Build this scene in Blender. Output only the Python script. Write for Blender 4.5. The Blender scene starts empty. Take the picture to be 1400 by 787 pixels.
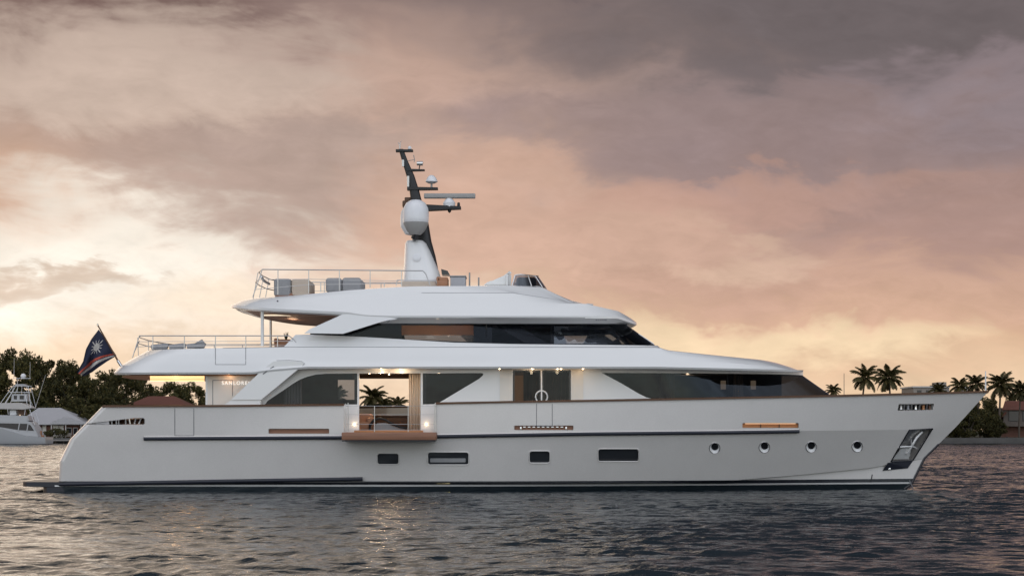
import bpy, bmesh, math, random
import numpy as np
from mathutils import Vector, Matrix, geometry

random.seed(5); rng = np.random.default_rng(7)
scene = bpy.context.scene
COL = scene.collection
R = math.radians

# ------------------------------------------------------------------ camera
# metres: the yacht's starboard side lies on Y=0, its centreline on Y=3.8, the camera 60 m off, 2.18 m above the water
S, D, H, CX, HY, YC = 38.0, 60.0, 2.184, 700.0, 590.0, 3.8
cam = bpy.data.objects.new('camera', bpy.data.cameras.new('camera'))
COL.objects.link(cam); scene.camera = cam
cam.location = (0, -D, H); cam.rotation_euler = (R(90), 0, 0)
cam.data.sensor_width = 36.0; cam.data.lens = 36.0 * S * D / 1400.0
cam.data.shift_y = (HY - 393.5) / 1400.0
cam.data.clip_start = 0.5; cam.data.clip_end = 9000

scene.view_settings.view_transform = 'Standard'; scene.view_settings.look = 'None'
scene.view_settings.exposure = 0.0; scene.view_settings.gamma = 1.0
scene.view_settings.use_curve_mapping = False

def lin(r, g, b):
    f = lambda c: (c / 255 / 12.92) if c / 255 <= 0.04045 else ((c / 255 + 0.055) / 1.055) ** 2.4
    return (f(r), f(g), f(b), 1.0)

# ------------------------------------------------------------------ node helper
class NT:
    def __init__(s, tree): s.t = tree; s.n = tree.nodes; s.l = tree.links
    def new(s, typ, **kw):
        n = s.n.new(typ)
        for k, v in kw.items(): setattr(n, k, v)
        return n
    def link(s, a, b): s.l.new(a, b)
    def put(s, sock, v):
        if hasattr(v, 'is_output'): s.l.new(v, sock)
        else: sock.default_value = v
    def math(s, op, a, b=0.0, c=0.0, clamp=False):
        n = s.new('ShaderNodeMath', operation=op, use_clamp=clamp)
        s.put(n.inputs[0], a); s.put(n.inputs[1], b); s.put(n.inputs[2], c)
        return n.outputs[0]
    def vec(s, x, y, z):
        n = s.new('ShaderNodeCombineXYZ')
        s.put(n.inputs[0], x); s.put(n.inputs[1], y); s.put(n.inputs[2], z)
        return n.outputs[0]
    def noise(s, v, scale, detail=4, rough=0.5, dist=0.0):
        n = s.new('ShaderNodeTexNoise')
        if v is not None: s.link(v, n.inputs['Vector'])
        n.inputs['Scale'].default_value = scale; n.inputs['Detail'].default_value = detail
        n.inputs['Roughness'].default_value = rough; n.inputs['Distortion'].default_value = dist
        return n.outputs[0]
    def step(s, v, a, b, lo=0.0, hi=1.0):
        n = s.new('ShaderNodeMapRange', interpolation_type='SMOOTHSTEP', clamp=True)
        s.put(n.inputs[0], v); n.inputs[1].default_value = a; n.inputs[2].default_value = b
        n.inputs[3].default_value = lo; n.inputs[4].default_value = hi
        return n.outputs[0]
    def ramp(s, v, stops, interp='LINEAR'):
        n = s.new('ShaderNodeValToRGB'); s.put(n.inputs[0], v)
        e = n.color_ramp.elements; n.color_ramp.interpolation = interp
        while len(e) < len(stops): e.new(0.5)
        for i, (p, c) in enumerate(stops): e[i].position = p; e[i].color = c
        return n.outputs[0]
    def mix(s, f, a, b, mode='MIX'):
        n = s.new('ShaderNodeMix', data_type='RGBA', blend_type=mode)
        s.put(n.inputs[0], f); s.put(n.inputs[6], a); s.put(n.inputs[7], b)
        return n.outputs[2]

# ------------------------------------------------------------------ world: Nishita sky behind a sunset overcast
SUN_AZ, SUN_EL = R(-24), R(7)
world = bpy.data.worlds.new('World'); scene.world = world; world.use_nodes = True
W_ = NT(world.node_tree); world.node_tree.nodes.clear()
wout = W_.new('ShaderNodeOutputWorld'); wbg = W_.new('ShaderNodeBackground')
wbg.inputs[1].default_value = 0.1
sky = W_.new('ShaderNodeTexSky', sky_type='NISHITA', sun_disc=False, sun_elevation=SUN_EL, sun_rotation=SUN_AZ)
tc = W_.new('ShaderNodeTexCoord'); sep = W_.new('ShaderNodeSeparateXYZ')
W_.link(tc.outputs['Generated'], sep.inputs[0])
dx, dy, dz = sep.outputs
az = W_.math('ARCTAN2', dx, dy)
el = W_.math('MAXIMUM', dz, 0.0)
# billowing clouds: noise-warped azimuth and elevation, a vertical ramp, then broad cloud banks and openings
cv = W_.vec(W_.math('MULTIPLY', az, 6.0), W_.math('MULTIPLY', el, 14.0), 3.7)
cv2 = W_.vec(W_.math('MULTIPLY', az, 16.0), W_.math('MULTIPLY_ADD', az, 5.0, W_.math('MULTIPLY', el, 38.0)), 9.1)
cv3 = W_.vec(W_.math('MULTIPLY', az, 46.0), W_.math('MULTIPLY', el, 110.0), 1.3)
n0 = W_.noise(cv, 1.0, 5, 0.55, 0.5); n1 = W_.noise(W_.vec(W_.math('MULTIPLY', az, 6.5), W_.math('MULTIPLY', el, 15.0), 21.3), 1.0, 5, 0.55, 0.5)
n2 = W_.noise(cv2, 1.0, 7, 0.6, 0.8); n3 = W_.noise(cv3, 1.0, 6, 0.6, 0.6)
damp = W_.step(el, 0.0, 0.09, 0.30, 1.0)
c_ = lambda n, k: W_.math('MULTIPLY', W_.math('SUBTRACT', n, 0.5), k)
elw = W_.math('MULTIPLY_ADD', damp, W_.math('ADD', c_(n0, 0.11), W_.math('ADD', c_(n2, 0.042), c_(n3, 0.016))), el)
azw = W_.math('ADD', az, W_.math('ADD', c_(n1, 0.26), c_(n2, 0.055)))
e2 = W_.math('MULTIPLY', elw, 2.0, clamp=True)
left = W_.ramp(e2, [(e * 2, lin(*c)) for e, c in (
    (0, (236, 204, 174)), (.03, (246, 220, 192)), (.07, (240, 208, 178)), (.11, (218, 184, 162)), (.135, (204, 170, 150)), (.17, (190, 162, 148)), (.20, (186, 158, 146)), (.235, (158, 134, 126)), (.27, (112, 98, 98)), (.34, (78, 74, 80)), (.5, (60, 61, 68)))])
right = W_.ramp(e2, [(e * 2, lin(*c)) for e, c in (
    (0, (236, 200, 162)), (.025, (238, 206, 172)), (.05, (220, 180, 150)), (.08, (202, 164, 144)), (.11, (184, 150, 138)), (.14, (164, 138, 132)), (.18, (146, 128, 130)), (.205, (124, 111, 112)), (.24, (104, 95, 98)), (.28, (80, 75, 82)), (.34, (62, 61, 68)), (.5, (54, 55, 62)))])
cl = W_.mix(W_.step(azw, -0.10, 0.20), left, right)
def bank(cl, px, py, sx, sy, col, k):
    """a cloud bank (or an opening) at a bearing and height in the sky"""
    a, e = (px - CX) / 2280.0, (HY - py) / 2280.0
    u = W_.math('DIVIDE', W_.math('SUBTRACT', azw, a), sx / 2280.0); v = W_.math('DIVIDE', W_.math('SUBTRACT', elw, e), sy / 2280.0)
    r2 = W_.math('ADD', W_.math('MULTIPLY', u, u), W_.math('MULTIPLY', v, v))
    return W_.mix(W_.step(r2, 0.0, 1.9, k, 0.0), cl, lin(*col))
for b_ in ((150, 385, 400, 92, (255, 246, 233), 1.0), (420, 410, 200, 55, (250, 228, 204), .7), (40, 10, 260, 70, (112, 88, 84), .95), (170, 130, 300, 75, (208, 188, 174), .75), (360, 255, 300, 62, (176, 156, 148), .75),
           (600, 120, 170, 80, (196, 164, 148), .6), (760, 55, 260, 55, (138, 121, 117), .5), (760, 320, 300, 80, (214, 176, 156), .75), (1200, 45, 380, 85, (110, 100, 101), .95), (1240, 145, 140, 42, (152, 136, 140), .7),
           (1000, 195, 300, 55, (148, 128, 126), .7), (1010, 268, 240, 28, (196, 156, 140), .6), (1050, 476, 260, 30, (252, 226, 188), .8), (1270, 410, 220, 55, (220, 180, 156), .5), (60, 393, 130, 20, (212, 190, 172), .85),
           (1000, 345, 80, 40, (226, 194, 170), .5), (930, 405, 190, 34, (200, 162, 144), .55), (1330, 300, 160, 60, (168, 138, 130), .5)):
    cl = bank(cl, *b_)
det = W_.math('ADD', 1.0, W_.math('ADD', c_(n2, 0.42), W_.math('ADD', c_(n3, 0.28), c_(n1, 0.26))))
cl = W_.mix(1.0, cl, W_.vec(det, det, det), 'MULTIPLY')
# away from the sunset the overcast is thin and pale, with the Nishita blue behind it
back = W_.mix(0.5, W_.mix(1.0, sky.outputs[0], (0.22, 0.25, 0.30, 1), 'MULTIPLY'), (1.86, 1.82, 1.86, 1))
bdet = W_.math('MULTIPLY_ADD', W_.math('SUBTRACT', W_.noise(tc.outputs['Generated'], 4.5, 5, 0.6, 0.6), 0.5), 1.8, 1.0)
back = W_.mix(1.0, back, W_.vec(bdet, bdet, bdet), 'MULTIPLY')
fb = W_.step(W_.math('MULTIPLY_ADD', dz, -0.10, dy), 0.25, -0.45)
allsky = W_.mix(fb, cl, back)
tenx = W_.mix(1.0, allsky, (10, 10, 10, 1), 'MULTIPLY')
tot = W_.mix(0.012, tenx, sky.outputs[0])
W_.link(tot, wbg.inputs[0]); W_.link(wbg.outputs[0], wout.inputs[0])

sun = bpy.data.objects.new('sun', bpy.data.lights.new('sun', 'SUN')); COL.objects.link(sun)
sun.data.energy = 0.5; sun.data.angle = R(55); sun.data.color = (1.0, 0.82, 0.62)
sd = Vector((math.sin(SUN_AZ) * math.cos(SUN_EL), math.cos(SUN_AZ) * math.cos(SUN_EL), math.sin(SUN_EL)))
sun.rotation_euler = sd.to_track_quat('Z', 'Y').to_euler()

# ------------------------------------------------------------------ materials
def mat(name, col, rough=0.5, metal=0.0, coat=0.0, vary=0.08, scale=3.0, bump=0.0, bscale=20.0, spec=0.5):
    m = bpy.data.materials.new(name); m.use_nodes = True; t = NT(m.node_tree)
    p = m.node_tree.nodes['Principled BSDF']; co = t.new('ShaderNodeTexCoord').outputs['Object']
    c = (*col[:3], 1.0)
    n = t.noise(co, scale, 5, 0.6)
    k = t.math('MULTIPLY_ADD', t.math('SUBTRACT', n, 0.5), 2 * vary, 1.0)
    t.link(t.mix(1.0, c, t.vec(k, k, k), 'MULTIPLY'), p.inputs['Base Color'])
    p.inputs['Roughness'].default_value = rough; p.inputs['Metallic'].default_value = metal
    p.inputs['Coat Weight'].default_value = coat; p.inputs['Coat Roughness'].default_value = 0.05
    p.inputs['Specular IOR Level'].default_value = spec
    if bump:
        b = t.new('ShaderNodeBump'); b.inputs['Strength'].default_value = bump; b.inputs['Distance'].default_value = 0.02
        t.link(t.noise(co, bscale, 4, 0.6), b.inputs['Height']); t.link(b.outputs[0], p.inputs['Normal'])
    m['nt'] = 1
    return m

def emit(name, col, power, base=(0.8, 0.8, 0.8)):
    m = bpy.data.materials.new(name); m.use_nodes = True
    p = m.node_tree.nodes['Principled BSDF']; p.inputs['Base Color'].default_value = (*base, 1)
    p.inputs['Emission Color'].default_value = (*col, 1); p.inputs['Emission Strength'].default_value = power
    return m

def glass(name, tint, rough=0.02, lo=0.05, hi=0.75, streak=0.0):
    m = bpy.data.materials.new(name); m.use_nodes = True; t = NT(m.node_tree); m.node_tree.nodes.clear()
    o = t.new('ShaderNodeOutputMaterial'); tr = t.new('ShaderNodeBsdfTransparent'); gl = t.new('ShaderNodeBsdfGlossy'); mx = t.new('ShaderNodeMixShader')
    tr.inputs[0].default_value = (*tint, 1); gl.inputs['Roughness'].default_value = rough; gl.inputs[0].default_value = (.80, .90, 1.0, 1)
    lw = t.new('ShaderNodeLayerWeight'); lw.inputs[0].default_value = 0.5
    f = t.math('POWER', lw.outputs['Facing'], 3.5)
    f = t.math('MULTIPLY_ADD', f, hi - lo, lo)
    co = t.new('ShaderNodeTexCoord').outputs['Object']
    b = t.new('ShaderNodeBump'); b.inputs['Strength'].default_value = 0.25; b.inputs['Distance'].default_value = 0.06
    t.link(t.noise(co, 0.9, 2), b.inputs['Height']); t.link(b.outputs[0], gl.inputs['Normal'])
    t.link(f, mx.inputs[0]); t.link(tr.outputs[0], mx.inputs[1]); t.link(gl.outputs[0], mx.inputs[2]); t.link(mx.outputs[0], o.inputs[0])
    return m

def teak(name, col, scale=30.0):
    m = mat(name, col, 0.5, vary=0.12, scale=2); t = NT(m.node_tree); p = m.node_tree.nodes['Principled BSDF']
    old = p.inputs['Base Color'].links[0].from_socket
    co = t.new('ShaderNodeTexCoord').outputs['Object']
    mp = t.new('ShaderNodeMapping'); mp.inputs['Scale'].default_value = (0.25, 6, 9); t.link(co, mp.inputs[0])
    n = t.noise(mp.outputs[0], 3.0, 6, 0.65)
    k = t.math('MULTIPLY_ADD', n, 1.1, 0.45)
    t.link(t.mix(1.0, old, t.vec(k, k, k), 'MULTIPLY'), p.inputs['Base Color'])
    return m

M = {}
M['gel'] = mat('white_gelcoat', (0.76, 0.755, 0.75), 0.24, coat=0.6, vary=0.025, scale=0.7)
M['chrome'] = mat('stainless_steel', (0.72, 0.70, 0.68), 0.16, 1.0)
M['steel'] = mat('brushed_steel', (0.55, 0.54, 0.53), 0.34, 1.0, bump=0.15, bscale=6)
M['bright'] = mat('polished_anchor', (0.74, 0.73, 0.72), 0.30, 0.35)
M['port_glass'] = mat('hull_port_glass', (.022, .024, .028), .06, spec=.8)
M['black'] = mat('black_paint', (0.012, 0.012, 0.015), 0.25, coat=0.3)
M['navy'] = mat('navy_rubber', (0.018, 0.020, 0.030), 0.38)
M['mast'] = mat('mast_black', (0.008, 0.008, 0.009), 0.45)
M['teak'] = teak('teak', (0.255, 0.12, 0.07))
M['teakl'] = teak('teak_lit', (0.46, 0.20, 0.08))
M['walnut'] = teak('walnut', (0.10, 0.045, 0.02))
M['cream'] = mat('cream_panel', (0.74, 0.69, 0.62), 0.35, vary=0.03)
M['graycover'] = mat('grey_canvas', (0.30, 0.30, 0.31), 0.85, vary=0.15, scale=5, bump=0.5, bscale=9)
M['creamcover'] = mat('sand_canvas', (0.55, 0.46, 0.38), 0.85, vary=0.12, scale=5, bump=0.5, bscale=9)
M['tan'] = mat('tan_leather', (0.36, 0.17, 0.09), 0.55)
M['curtain'] = mat('cream_linen', (0.72, 0.58, 0.44), 0.85)
M['sheer'] = mat('grey_sheer', (0.30, 0.29, 0.28), .9)
M['darkcurtain'] = mat('brown_drape', (0.085, 0.06, 0.05), 0.8, vary=0.25, scale=6)
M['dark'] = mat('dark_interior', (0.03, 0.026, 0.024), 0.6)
M['sofa'] = mat('peach_upholstery', (0.55, 0.30, 0.19), 0.8)
M['dome'] = mat('dome_white', (0.74, 0.74, 0.76), 0.3, coat=0.2)
M['greyplastic'] = mat('grey_plastic', (0.33, 0.32, 0.31), 0.5)
M['seam'] = mat('seam_grey', (0.16, 0.16, 0.17), 0.7)
M['joint'] = mat('joint_grey', (0.36, 0.36, 0.38), .6)
M['tint'] = glass('tinted_glass', (0.42, 0.42, 0.44), lo=0.027, hi=0.8)
M['tint2'] = glass('dark_glass', (0.40, 0.41, 0.44), lo=0.012, hi=0.8)
M['tint3'] = glass('forward_glass', (0.17, 0.175, 0.19), lo=0.029, hi=0.8)
M['tint4'] = glass('windscreen_glass', (0.02, 0.02, 0.024), lo=0.02, hi=0.6)
M['pilot'] = glass('pilot_glass', (0.80, 0.82, 0.86), lo=0.115, hi=0.8)
M['door'] = glass('door_glass', (0.42, 0.41, 0.40), lo=0.022)
M['clear'] = glass('clear_glass', (0.60, 0.63, 0.68), lo=0.06)
M['perspex'] = glass('smoked_perspex', (0.30, 0.28, 0.28), lo=0.10)
M['lamp'] = emit('warm_lamp', (1.0, 0.72, 0.42), 10)
M['strip'] = emit('strip_lamp', (1.0, 0.66, 0.30), 2.6)
M['yellow'] = emit('glint_glow', (1.0, .80, .25), 2.0)  # glitter on the water put in as emission, not a lamp
M['blind'] = mat('blind_brown', (.60, .36, .22), .8, scale=8)
_t = NT(M['blind'].node_tree); _tr = _t.new('ShaderNodeBsdfTranslucent'); _tr.inputs[0].default_value = (.78, .54, .38, 1); _mx = _t.new('ShaderNodeMixShader'); _mx.inputs[0].default_value = .6
_t.link(_t.n['Principled BSDF'].outputs[0], _mx.inputs[1]); _t.link(_tr.outputs[0], _mx.inputs[2]); _t.link(_mx.outputs[0], _t.n['Material Output'].inputs[0])
M['led'] = emit('amber_led', (1.0, .50, .18), 0.9)
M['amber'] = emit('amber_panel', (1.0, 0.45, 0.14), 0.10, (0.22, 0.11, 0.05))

def hull_mat():
    m = mat('hull_paint', (0.66, 0.63, 0.605), 0.22, 0.0, 1.0, vary=0.05, scale=1.2)
    t = NT(m.node_tree); p = m.node_tree.nodes['Principled BSDF']
    old = p.inputs['Base Color'].links[0].from_socket
    g = t.new('ShaderNodeTexCoord').outputs['Object']; s = t.new('ShaderNodeSeparateXYZ'); t.link(g, s.inputs[0])
    # painted bands: antifouling, white pinstripe, dark boot stripe
    band = t.ramp(t.math('ADD', s.outputs[2], 0.2), [(0.0, (0.016, 0.024, 0.030, 1)), (0.405, (0.55, 0.54, 0.53, 1)), (0.465, (0.014, 0.016, 0.022, 1)), (0.60, (1, 1, 1, 1))], 'CONSTANT')
    above = t.math('GREATER_THAN', s.outputs[2], 0.40)
    fine = t.noise(g, 90.0, 2, 0.7)
    k = t.math('MULTIPLY_ADD', t.math('ADD', t.math('SUBTRACT', fine, 0.5), t.math('SUBTRACT', t.noise(g, 22.0, 3, 0.7), 0.5)), 0.16, 1.0)
    old = t.mix(1.0, old, t.vec(k, k, k), 'MULTIPLY')
    t.link(t.mix(above, band, old), p.inputs['Base Color'])
    return m
M['hull'] = hull_mat()

# ------------------------------------------------------------------ building helpers
ORG = {}
def X(px, Y): return (px - CX) / S * (D + Y) / D
def Z(py, Y): return H + (HY - py) / S * (D + Y) / D
def P(px, py, Y): return Vector((X(px, Y), Y, Z(py, Y)))

def thing(name, label, cat, loc=(0, 0, 0), group=None):
    o = bpy.data.objects.new(name, None); COL.objects.link(o); o.location = loc; o.empty_display_size = 0.3
    o['label'] = label; o['category'] = cat
    if group: o['group'] = group
    ORG[o.name] = Vector(loc)
    return o

def tag(o, label=None, cat=None, group=None, kind=None):
    for k, v in (('label', label), ('category', cat), ('group', group), ('kind', kind)):
        if v: o[k] = v
    return o

def obj(name, bm, m, parent=None, smooth=30, label=None, origin=None):
    org = ORG[parent.name] if parent else Vector(origin if origin is not None else (0, 0, 0))
    me = bpy.data.meshes.new(name)
    if isinstance(bm, bmesh.types.BMesh):
        bmesh.ops.translate(bm, verts=bm.verts, vec=-org)
        bmesh.ops.recalc_face_normals(bm, faces=bm.faces)
        bm.to_mesh(me); bm.free()
    else:
        v, f = bm
        me.from_pydata([tuple(Vector(p) - org) for p in v], [], f); me.validate()
    for mm in (m if isinstance(m, (list, tuple)) else [m]): me.materials.append(mm)
    if smooth is not None and len(me.polygons):
        me.polygons.foreach_set('use_smooth', [True] * len(me.polygons)); me.set_sharp_from_angle(angle=R(smooth))
    o = bpy.data.objects.new(name, me); COL.objects.link(o)
    if parent: o.parent = parent
    else: o.location = org
    ORG[o.name] = org
    if label: o['label'] = label
    return o

def copy_tree(o, parent=None):
    c = o.copy(); COL.objects.link(c); ORG[c.name] = ORG.get(o.name, Vector())
    if parent: c.parent = parent
    for ch in list(o.children): copy_tree(ch, c)
    return c

def add_box(bm, lo, hi, bev=0.0, seg=2):
    r = bmesh.ops.create_cube(bm, size=1.0); vs = r['verts']
    c = [(a + b) / 2 for a, b in zip(lo, hi)]; d = [abs(b - a) for a, b in zip(lo, hi)]
    bmesh.ops.scale(bm, vec=d, verts=vs); bmesh.ops.translate(bm, vec=c, verts=vs)
    if bev:
        es = list({e for v in vs for e in v.link_edges})
        bmesh.ops.bevel(bm, geom=es, offset=bev, segments=seg, affect='EDGES', profile=0.5)
    return bm
def box(lo, hi, bev=0.0, seg=2): return add_box(bmesh.new(), lo, hi, bev, seg)

def add_tube(bm, pts, r, n=8, r2=None, flat=1.0):
    pts = [Vector(p) for p in pts]; rings = []
    for i, p in enumerate(pts):
        d = (pts[min(i + 1, len(pts) - 1)] - pts[max(i - 1, 0)]).normalized()
        up = Vector((0, 0, 1)) if abs(d.z) < 0.95 else Vector((0, 1, 0))
        a = d.cross(up).normalized(); b = a.cross(d).normalized()
        rr = r if r2 is None else r + (r2 - r) * i / (len(pts) - 1)
        rings.append([bm.verts.new(p + a * rr * math.cos(2 * math.pi * k / n) + b * rr * flat * math.sin(2 * math.pi * k / n)) for k in range(n)])
    for i in range(len(rings) - 1):
        for k in range(n): bm.faces.new((rings[i][k], rings[i][(k + 1) % n], rings[i + 1][(k + 1) % n], rings[i + 1][k]))
    bm.faces.new(rings[0]); bm.faces.new(rings[-1][::-1])
    return bm
def tube(pts, r, n=8, r2=None, flat=1.0): return add_tube(bmesh.new(), pts, r, n, r2, flat)

def add_lathe(bm, prof, c, n=28, axis='Z'):
    rings = []
    for r, h in prof:
        ring = []
        for k in range(n):
            a = 2 * math.pi * k / n
            v = Vector((r * math.cos(a), r * math.sin(a), h))
            if axis == 'Y': v = Vector((v.x, v.z, v.y))
            if axis == 'X': v = Vector((v.z, v.x, v.y))
            ring.append(bm.verts.new(Vector(c) + v))
        rings.append(ring)
    for i in range(len(rings) - 1):
        for k in range(n): bm.faces.new((rings[i][k], rings[i][(k + 1) % n], rings[i + 1][(k + 1) % n], rings[i + 1][k]))
    bm.faces.new(rings[0]); bm.faces.new(rings[-1])
    return bm
def lathe(prof, c, n=28, axis='Z'): return add_lathe(bmesh.new(), prof, c, n, axis)

def add_prism(bm, pts, off):
    """polygon (3D points) extruded by the vector off"""
    a = [bm.verts.new(p) for p in pts]; b = [bm.verts.new(Vector(p) + Vector(off)) for p in pts]
    n = len(a); bm.faces.new(a); bm.faces.new(b[::-1])
    for i in range(n): bm.faces.new((a[i], b[i], b[(i + 1) % n], a[(i + 1) % n]))
    return bm
def prism(pts, off): return add_prism(bmesh.new(), pts, off)

def add_sweep(bm, pts, sec, closed=False):
    """section sec (lateral, up) swept along pts, lateral = horizontal normal"""
    pts = [Vector(p) for p in pts]; rings = []
    for i, p in enumerate(pts):
        d = pts[min(i + 1, len(pts) - 1)] - pts[max(i - 1, 0)]; d.z = 0; d.normalize()
        lat = Vector((-d.y, d.x, 0))
        rings.append([bm.verts.new(p + lat * a + Vector((0, 0, b))) for a, b in sec])
    n = len(sec)
    for i in range(len(rings) - 1):
        for k in range(n): bm.faces.new((rings[i][k], rings[i][(k + 1) % n], rings[i + 1][(k + 1) % n], rings[i + 1][k]))
    bm.faces.new(rings[0]); bm.faces.new(rings[-1][::-1])
    return bm
def sweep(pts, sec): return add_sweep(bmesh.new(), pts, sec)

def both(name, bm, m, parent, smooth=30):
    c = bm.copy()
    for v in c.verts: v.co.y = 2 * YC - v.co.y
    o = obj(name, bm, m, parent, smooth); obj(name, c, m, parent, smooth); return o

def mirror_add(bm):
    """add the port-side mirror image"""
    g = bmesh.ops.duplicate(bm, geom=bm.verts[:] + bm.edges[:] + bm.faces[:])
    for v in [e for e in g['geom'] if isinstance(e, bmesh.types.BMVert)]: v.co.y = 2 * YC - v.co.y
    return bm

class Plan:
    """half-breadth as a function of x, with rounded or pointed ends"""
    def __init__(s, xa, xf, B, la=0.0, pa=2.0, lf=0.0, pf=2.0): s.xa, s.xf, s.B, s.la, s.pa, s.lf, s.pf = xa, xf, B, la, pa, lf, pf
    def b(s, x):
        x = np.asarray(x, float); f = np.ones_like(x)
        if s.la: u = np.clip((x - s.xa) / s.la, 0, 1); f = f * (1 - (1 - u) ** s.pa) ** (1 / s.pa)
        if s.lf: u = np.clip((s.xf - x) / s.lf, 0, 1); f = f * (1 - (1 - u) ** s.pf) ** (1 / s.pf)
        return s.B * f

def zrow(x, b, prof):
    if np.isscalar(prof): return np.full_like(x, prof)
    Yv = YC - b; px = CX + S * x * D / (D + Yv)
    py = np.interp(px, [q[0] for q in prof], [q[1] for q in prof])
    return H + (HY - py) / S * (D + Yv) / D

def mkrow(plan, prof, n=120, clus=0.75):
    t = np.linspace(0, 1, n); c = (1 - np.cos(np.pi * t)) / 2
    x = plan.xa + (plan.xf - plan.xa) * (clus * c + (1 - clus) * t)
    b = plan.b(x)
    return np.stack([x, b, zrow(x, b, prof)], 1)

def loft(rows, bottom=True, top=True, sub=1, ends=False):
    full = []
    for i in range(len(rows) - 1):
        for k in range(sub): full.append(rows[i] + (rows[i + 1] - rows[i]) * k / sub)
    full.append(rows[-1])
    bm = bmesh.new(); G = []
    for r in full:
        sv = [bm.verts.new((p[0], YC - p[1], p[2])) for p in r]; pv = [bm.verts.new((p[0], YC + p[1], p[2])) for p in r]
        G.append((sv, pv))
    n = len(rows[0])
    for i in range(len(G) - 1):
        for side in (0, 1):
            a, b = G[i][side], G[i + 1][side]
            for j in range(n - 1): bm.faces.new((a[j], a[j + 1], b[j + 1], b[j]))
        if ends:
            bm.faces.new((G[i][0][0], G[i][1][0], G[i + 1][1][0], G[i + 1][0][0]))
    for flag, g in ((bottom, G[0]), (top, G[-1])):
        if flag:
            for j in range(n - 1): bm.faces.new((g[0][j], g[0][j + 1], g[1][j + 1], g[1][j]))
    bmesh.ops.remove_doubles(bm, verts=bm.verts, dist=1e-4)
    bmesh.ops.dissolve_degenerate(bm, edges=bm.edges, dist=1e-5)
    return bm

def inside(pt, poly):
    x, y = pt; c = False; n = len(poly)
    for i in range(n):
        x1, y1 = poly[i]; x2, y2 = poly[i - 1]
        if (y1 > y) != (y2 > y) and x < (x2 - x1) * (y - y1) / (y2 - y1) + x1: c = not c
    return c

def on_surface(px, py, surf):
    Y = 0.5
    for _ in range(8): Y = float(surf(X(px, Y), Z(py, Y)))
    return P(px, py, Y)

def panel(outer, holes, surf, thick=0.06, step=14.0):
    """flat pattern with openings laid on a curved wall surface and given a thickness inwards (+Y)"""
    def dens(poly):
        out = []
        for i in range(len(poly)):
            a, b = poly[i], poly[(i + 1) % len(poly)]
            k = max(1, int(math.hypot(b[0] - a[0], b[1] - a[1]) / step))
            out += [(a[0] + (b[0] - a[0]) * q / k, a[1] + (b[1] - a[1]) * q / k) for q in range(k)]
        return out
    loops = [dens(outer)] + [dens(h) for h in holes]
    vs, es = [], []
    for lp in loops:
        o = len(vs); vs += [Vector(p) for p in lp]; es += [(o + i, o + (i + 1) % len(lp)) for i in range(len(lp))]
    x0, x1 = min(p[0] for p in outer), max(p[0] for p in outer); y0, y1 = min(p[1] for p in outer), max(p[1] for p in outer)
    gx = x0 + step
    while gx < x1:
        gy = y0 + step
        while gy < y1:
            if inside((gx, gy), outer) and not any(inside((gx, gy), h) for h in holes): vs.append(Vector((gx + 0.01, gy + 0.01)))
            gy += step
        gx += step
    v2, e2, f2, *_ = geometry.delaunay_2d_cdt(vs, es, [], 0, 1e-4)
    bm = bmesh.new(); pos = [on_surface(v.x, v.y, surf) for v in v2]
    A = [bm.verts.new(p) for p in pos]; keep = []
    for f in f2:
        c = sum((v2[i] for i in f), Vector((0, 0))) / len(f)
        if inside(c, outer) and not any(inside(c, h) for h in holes): keep.append(f)
    fr = [bm.faces.new([A[i] for i in f]) for f in keep]
    if thick:
        Bv = [bm.verts.new(p + Vector((0, thick, 0))) for p in pos]
        bed = [e for e in bm.edges if len(e.link_faces) == 1]
        idx = {v: i for i, v in enumerate(A)}
        for f in keep: bm.faces.new([Bv[i] for i in reversed(f)])
        for e in bed:
            a, b = idx[e.verts[0]], idx[e.verts[1]]
            try: bm.faces.new((A[a], A[b], Bv[b], Bv[a]))
            except ValueError: pass
    lone = [v for v in bm.verts if not v.link_faces]
    bmesh.ops.delete(bm, geom=lone, context='VERTS')
    return bm

def cut(o, cutters):
    for c in cutters:
        bmesh.ops.recalc_face_normals(c, faces=c.faces)
        me = bpy.data.meshes.new('cutter'); c.to_mesh(me); c.free()
        k = bpy.data.objects.new('cutter', me); COL.objects.link(k); k.location = o.matrix_world.translation * 0
        if o.parent: k.location = -ORG[o.name] + o.parent.location
        md = o.modifiers.new('cut', 'BOOLEAN'); md.operation = 'DIFFERENCE'; md.solver = 'EXACT'; md.object = k
        bpy.context.view_layer.update()
        ev = o.evaluated_get(bpy.context.evaluated_depsgraph_get())
        new = bpy.data.meshes.new_from_object(ev)
        o.modifiers.clear(); old = o.data; o.data = new; bpy.data.meshes.remove(old)
        bpy.data.objects.remove(k); bpy.data.meshes.remove(me)
    me = o.data
    me.polygons.foreach_set('use_smooth', [True] * len(me.polygons)); me.set_sharp_from_angle(angle=R(7))

def rrect(x0, y0, x1, y1, r, n=5):
    pts = []
    for cx, cy, a0 in ((x1 - r, y0 + r, -90), (x1 - r, y1 - r, 0), (x0 + r, y1 - r, 90), (x0 + r, y0 + r, 180)):
        for k in range(n + 1):
            a = R(a0 + 90 * k / n); pts.append((cx + r * math.cos(a), cy + r * math.sin(a)))
    return pts
def circ(cx, cy, r, n=24): return [(cx + r * math.cos(2 * math.pi * k / n), cy + r * math.sin(2 * math.pi * k / n)) for k in range(n)]

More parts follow.
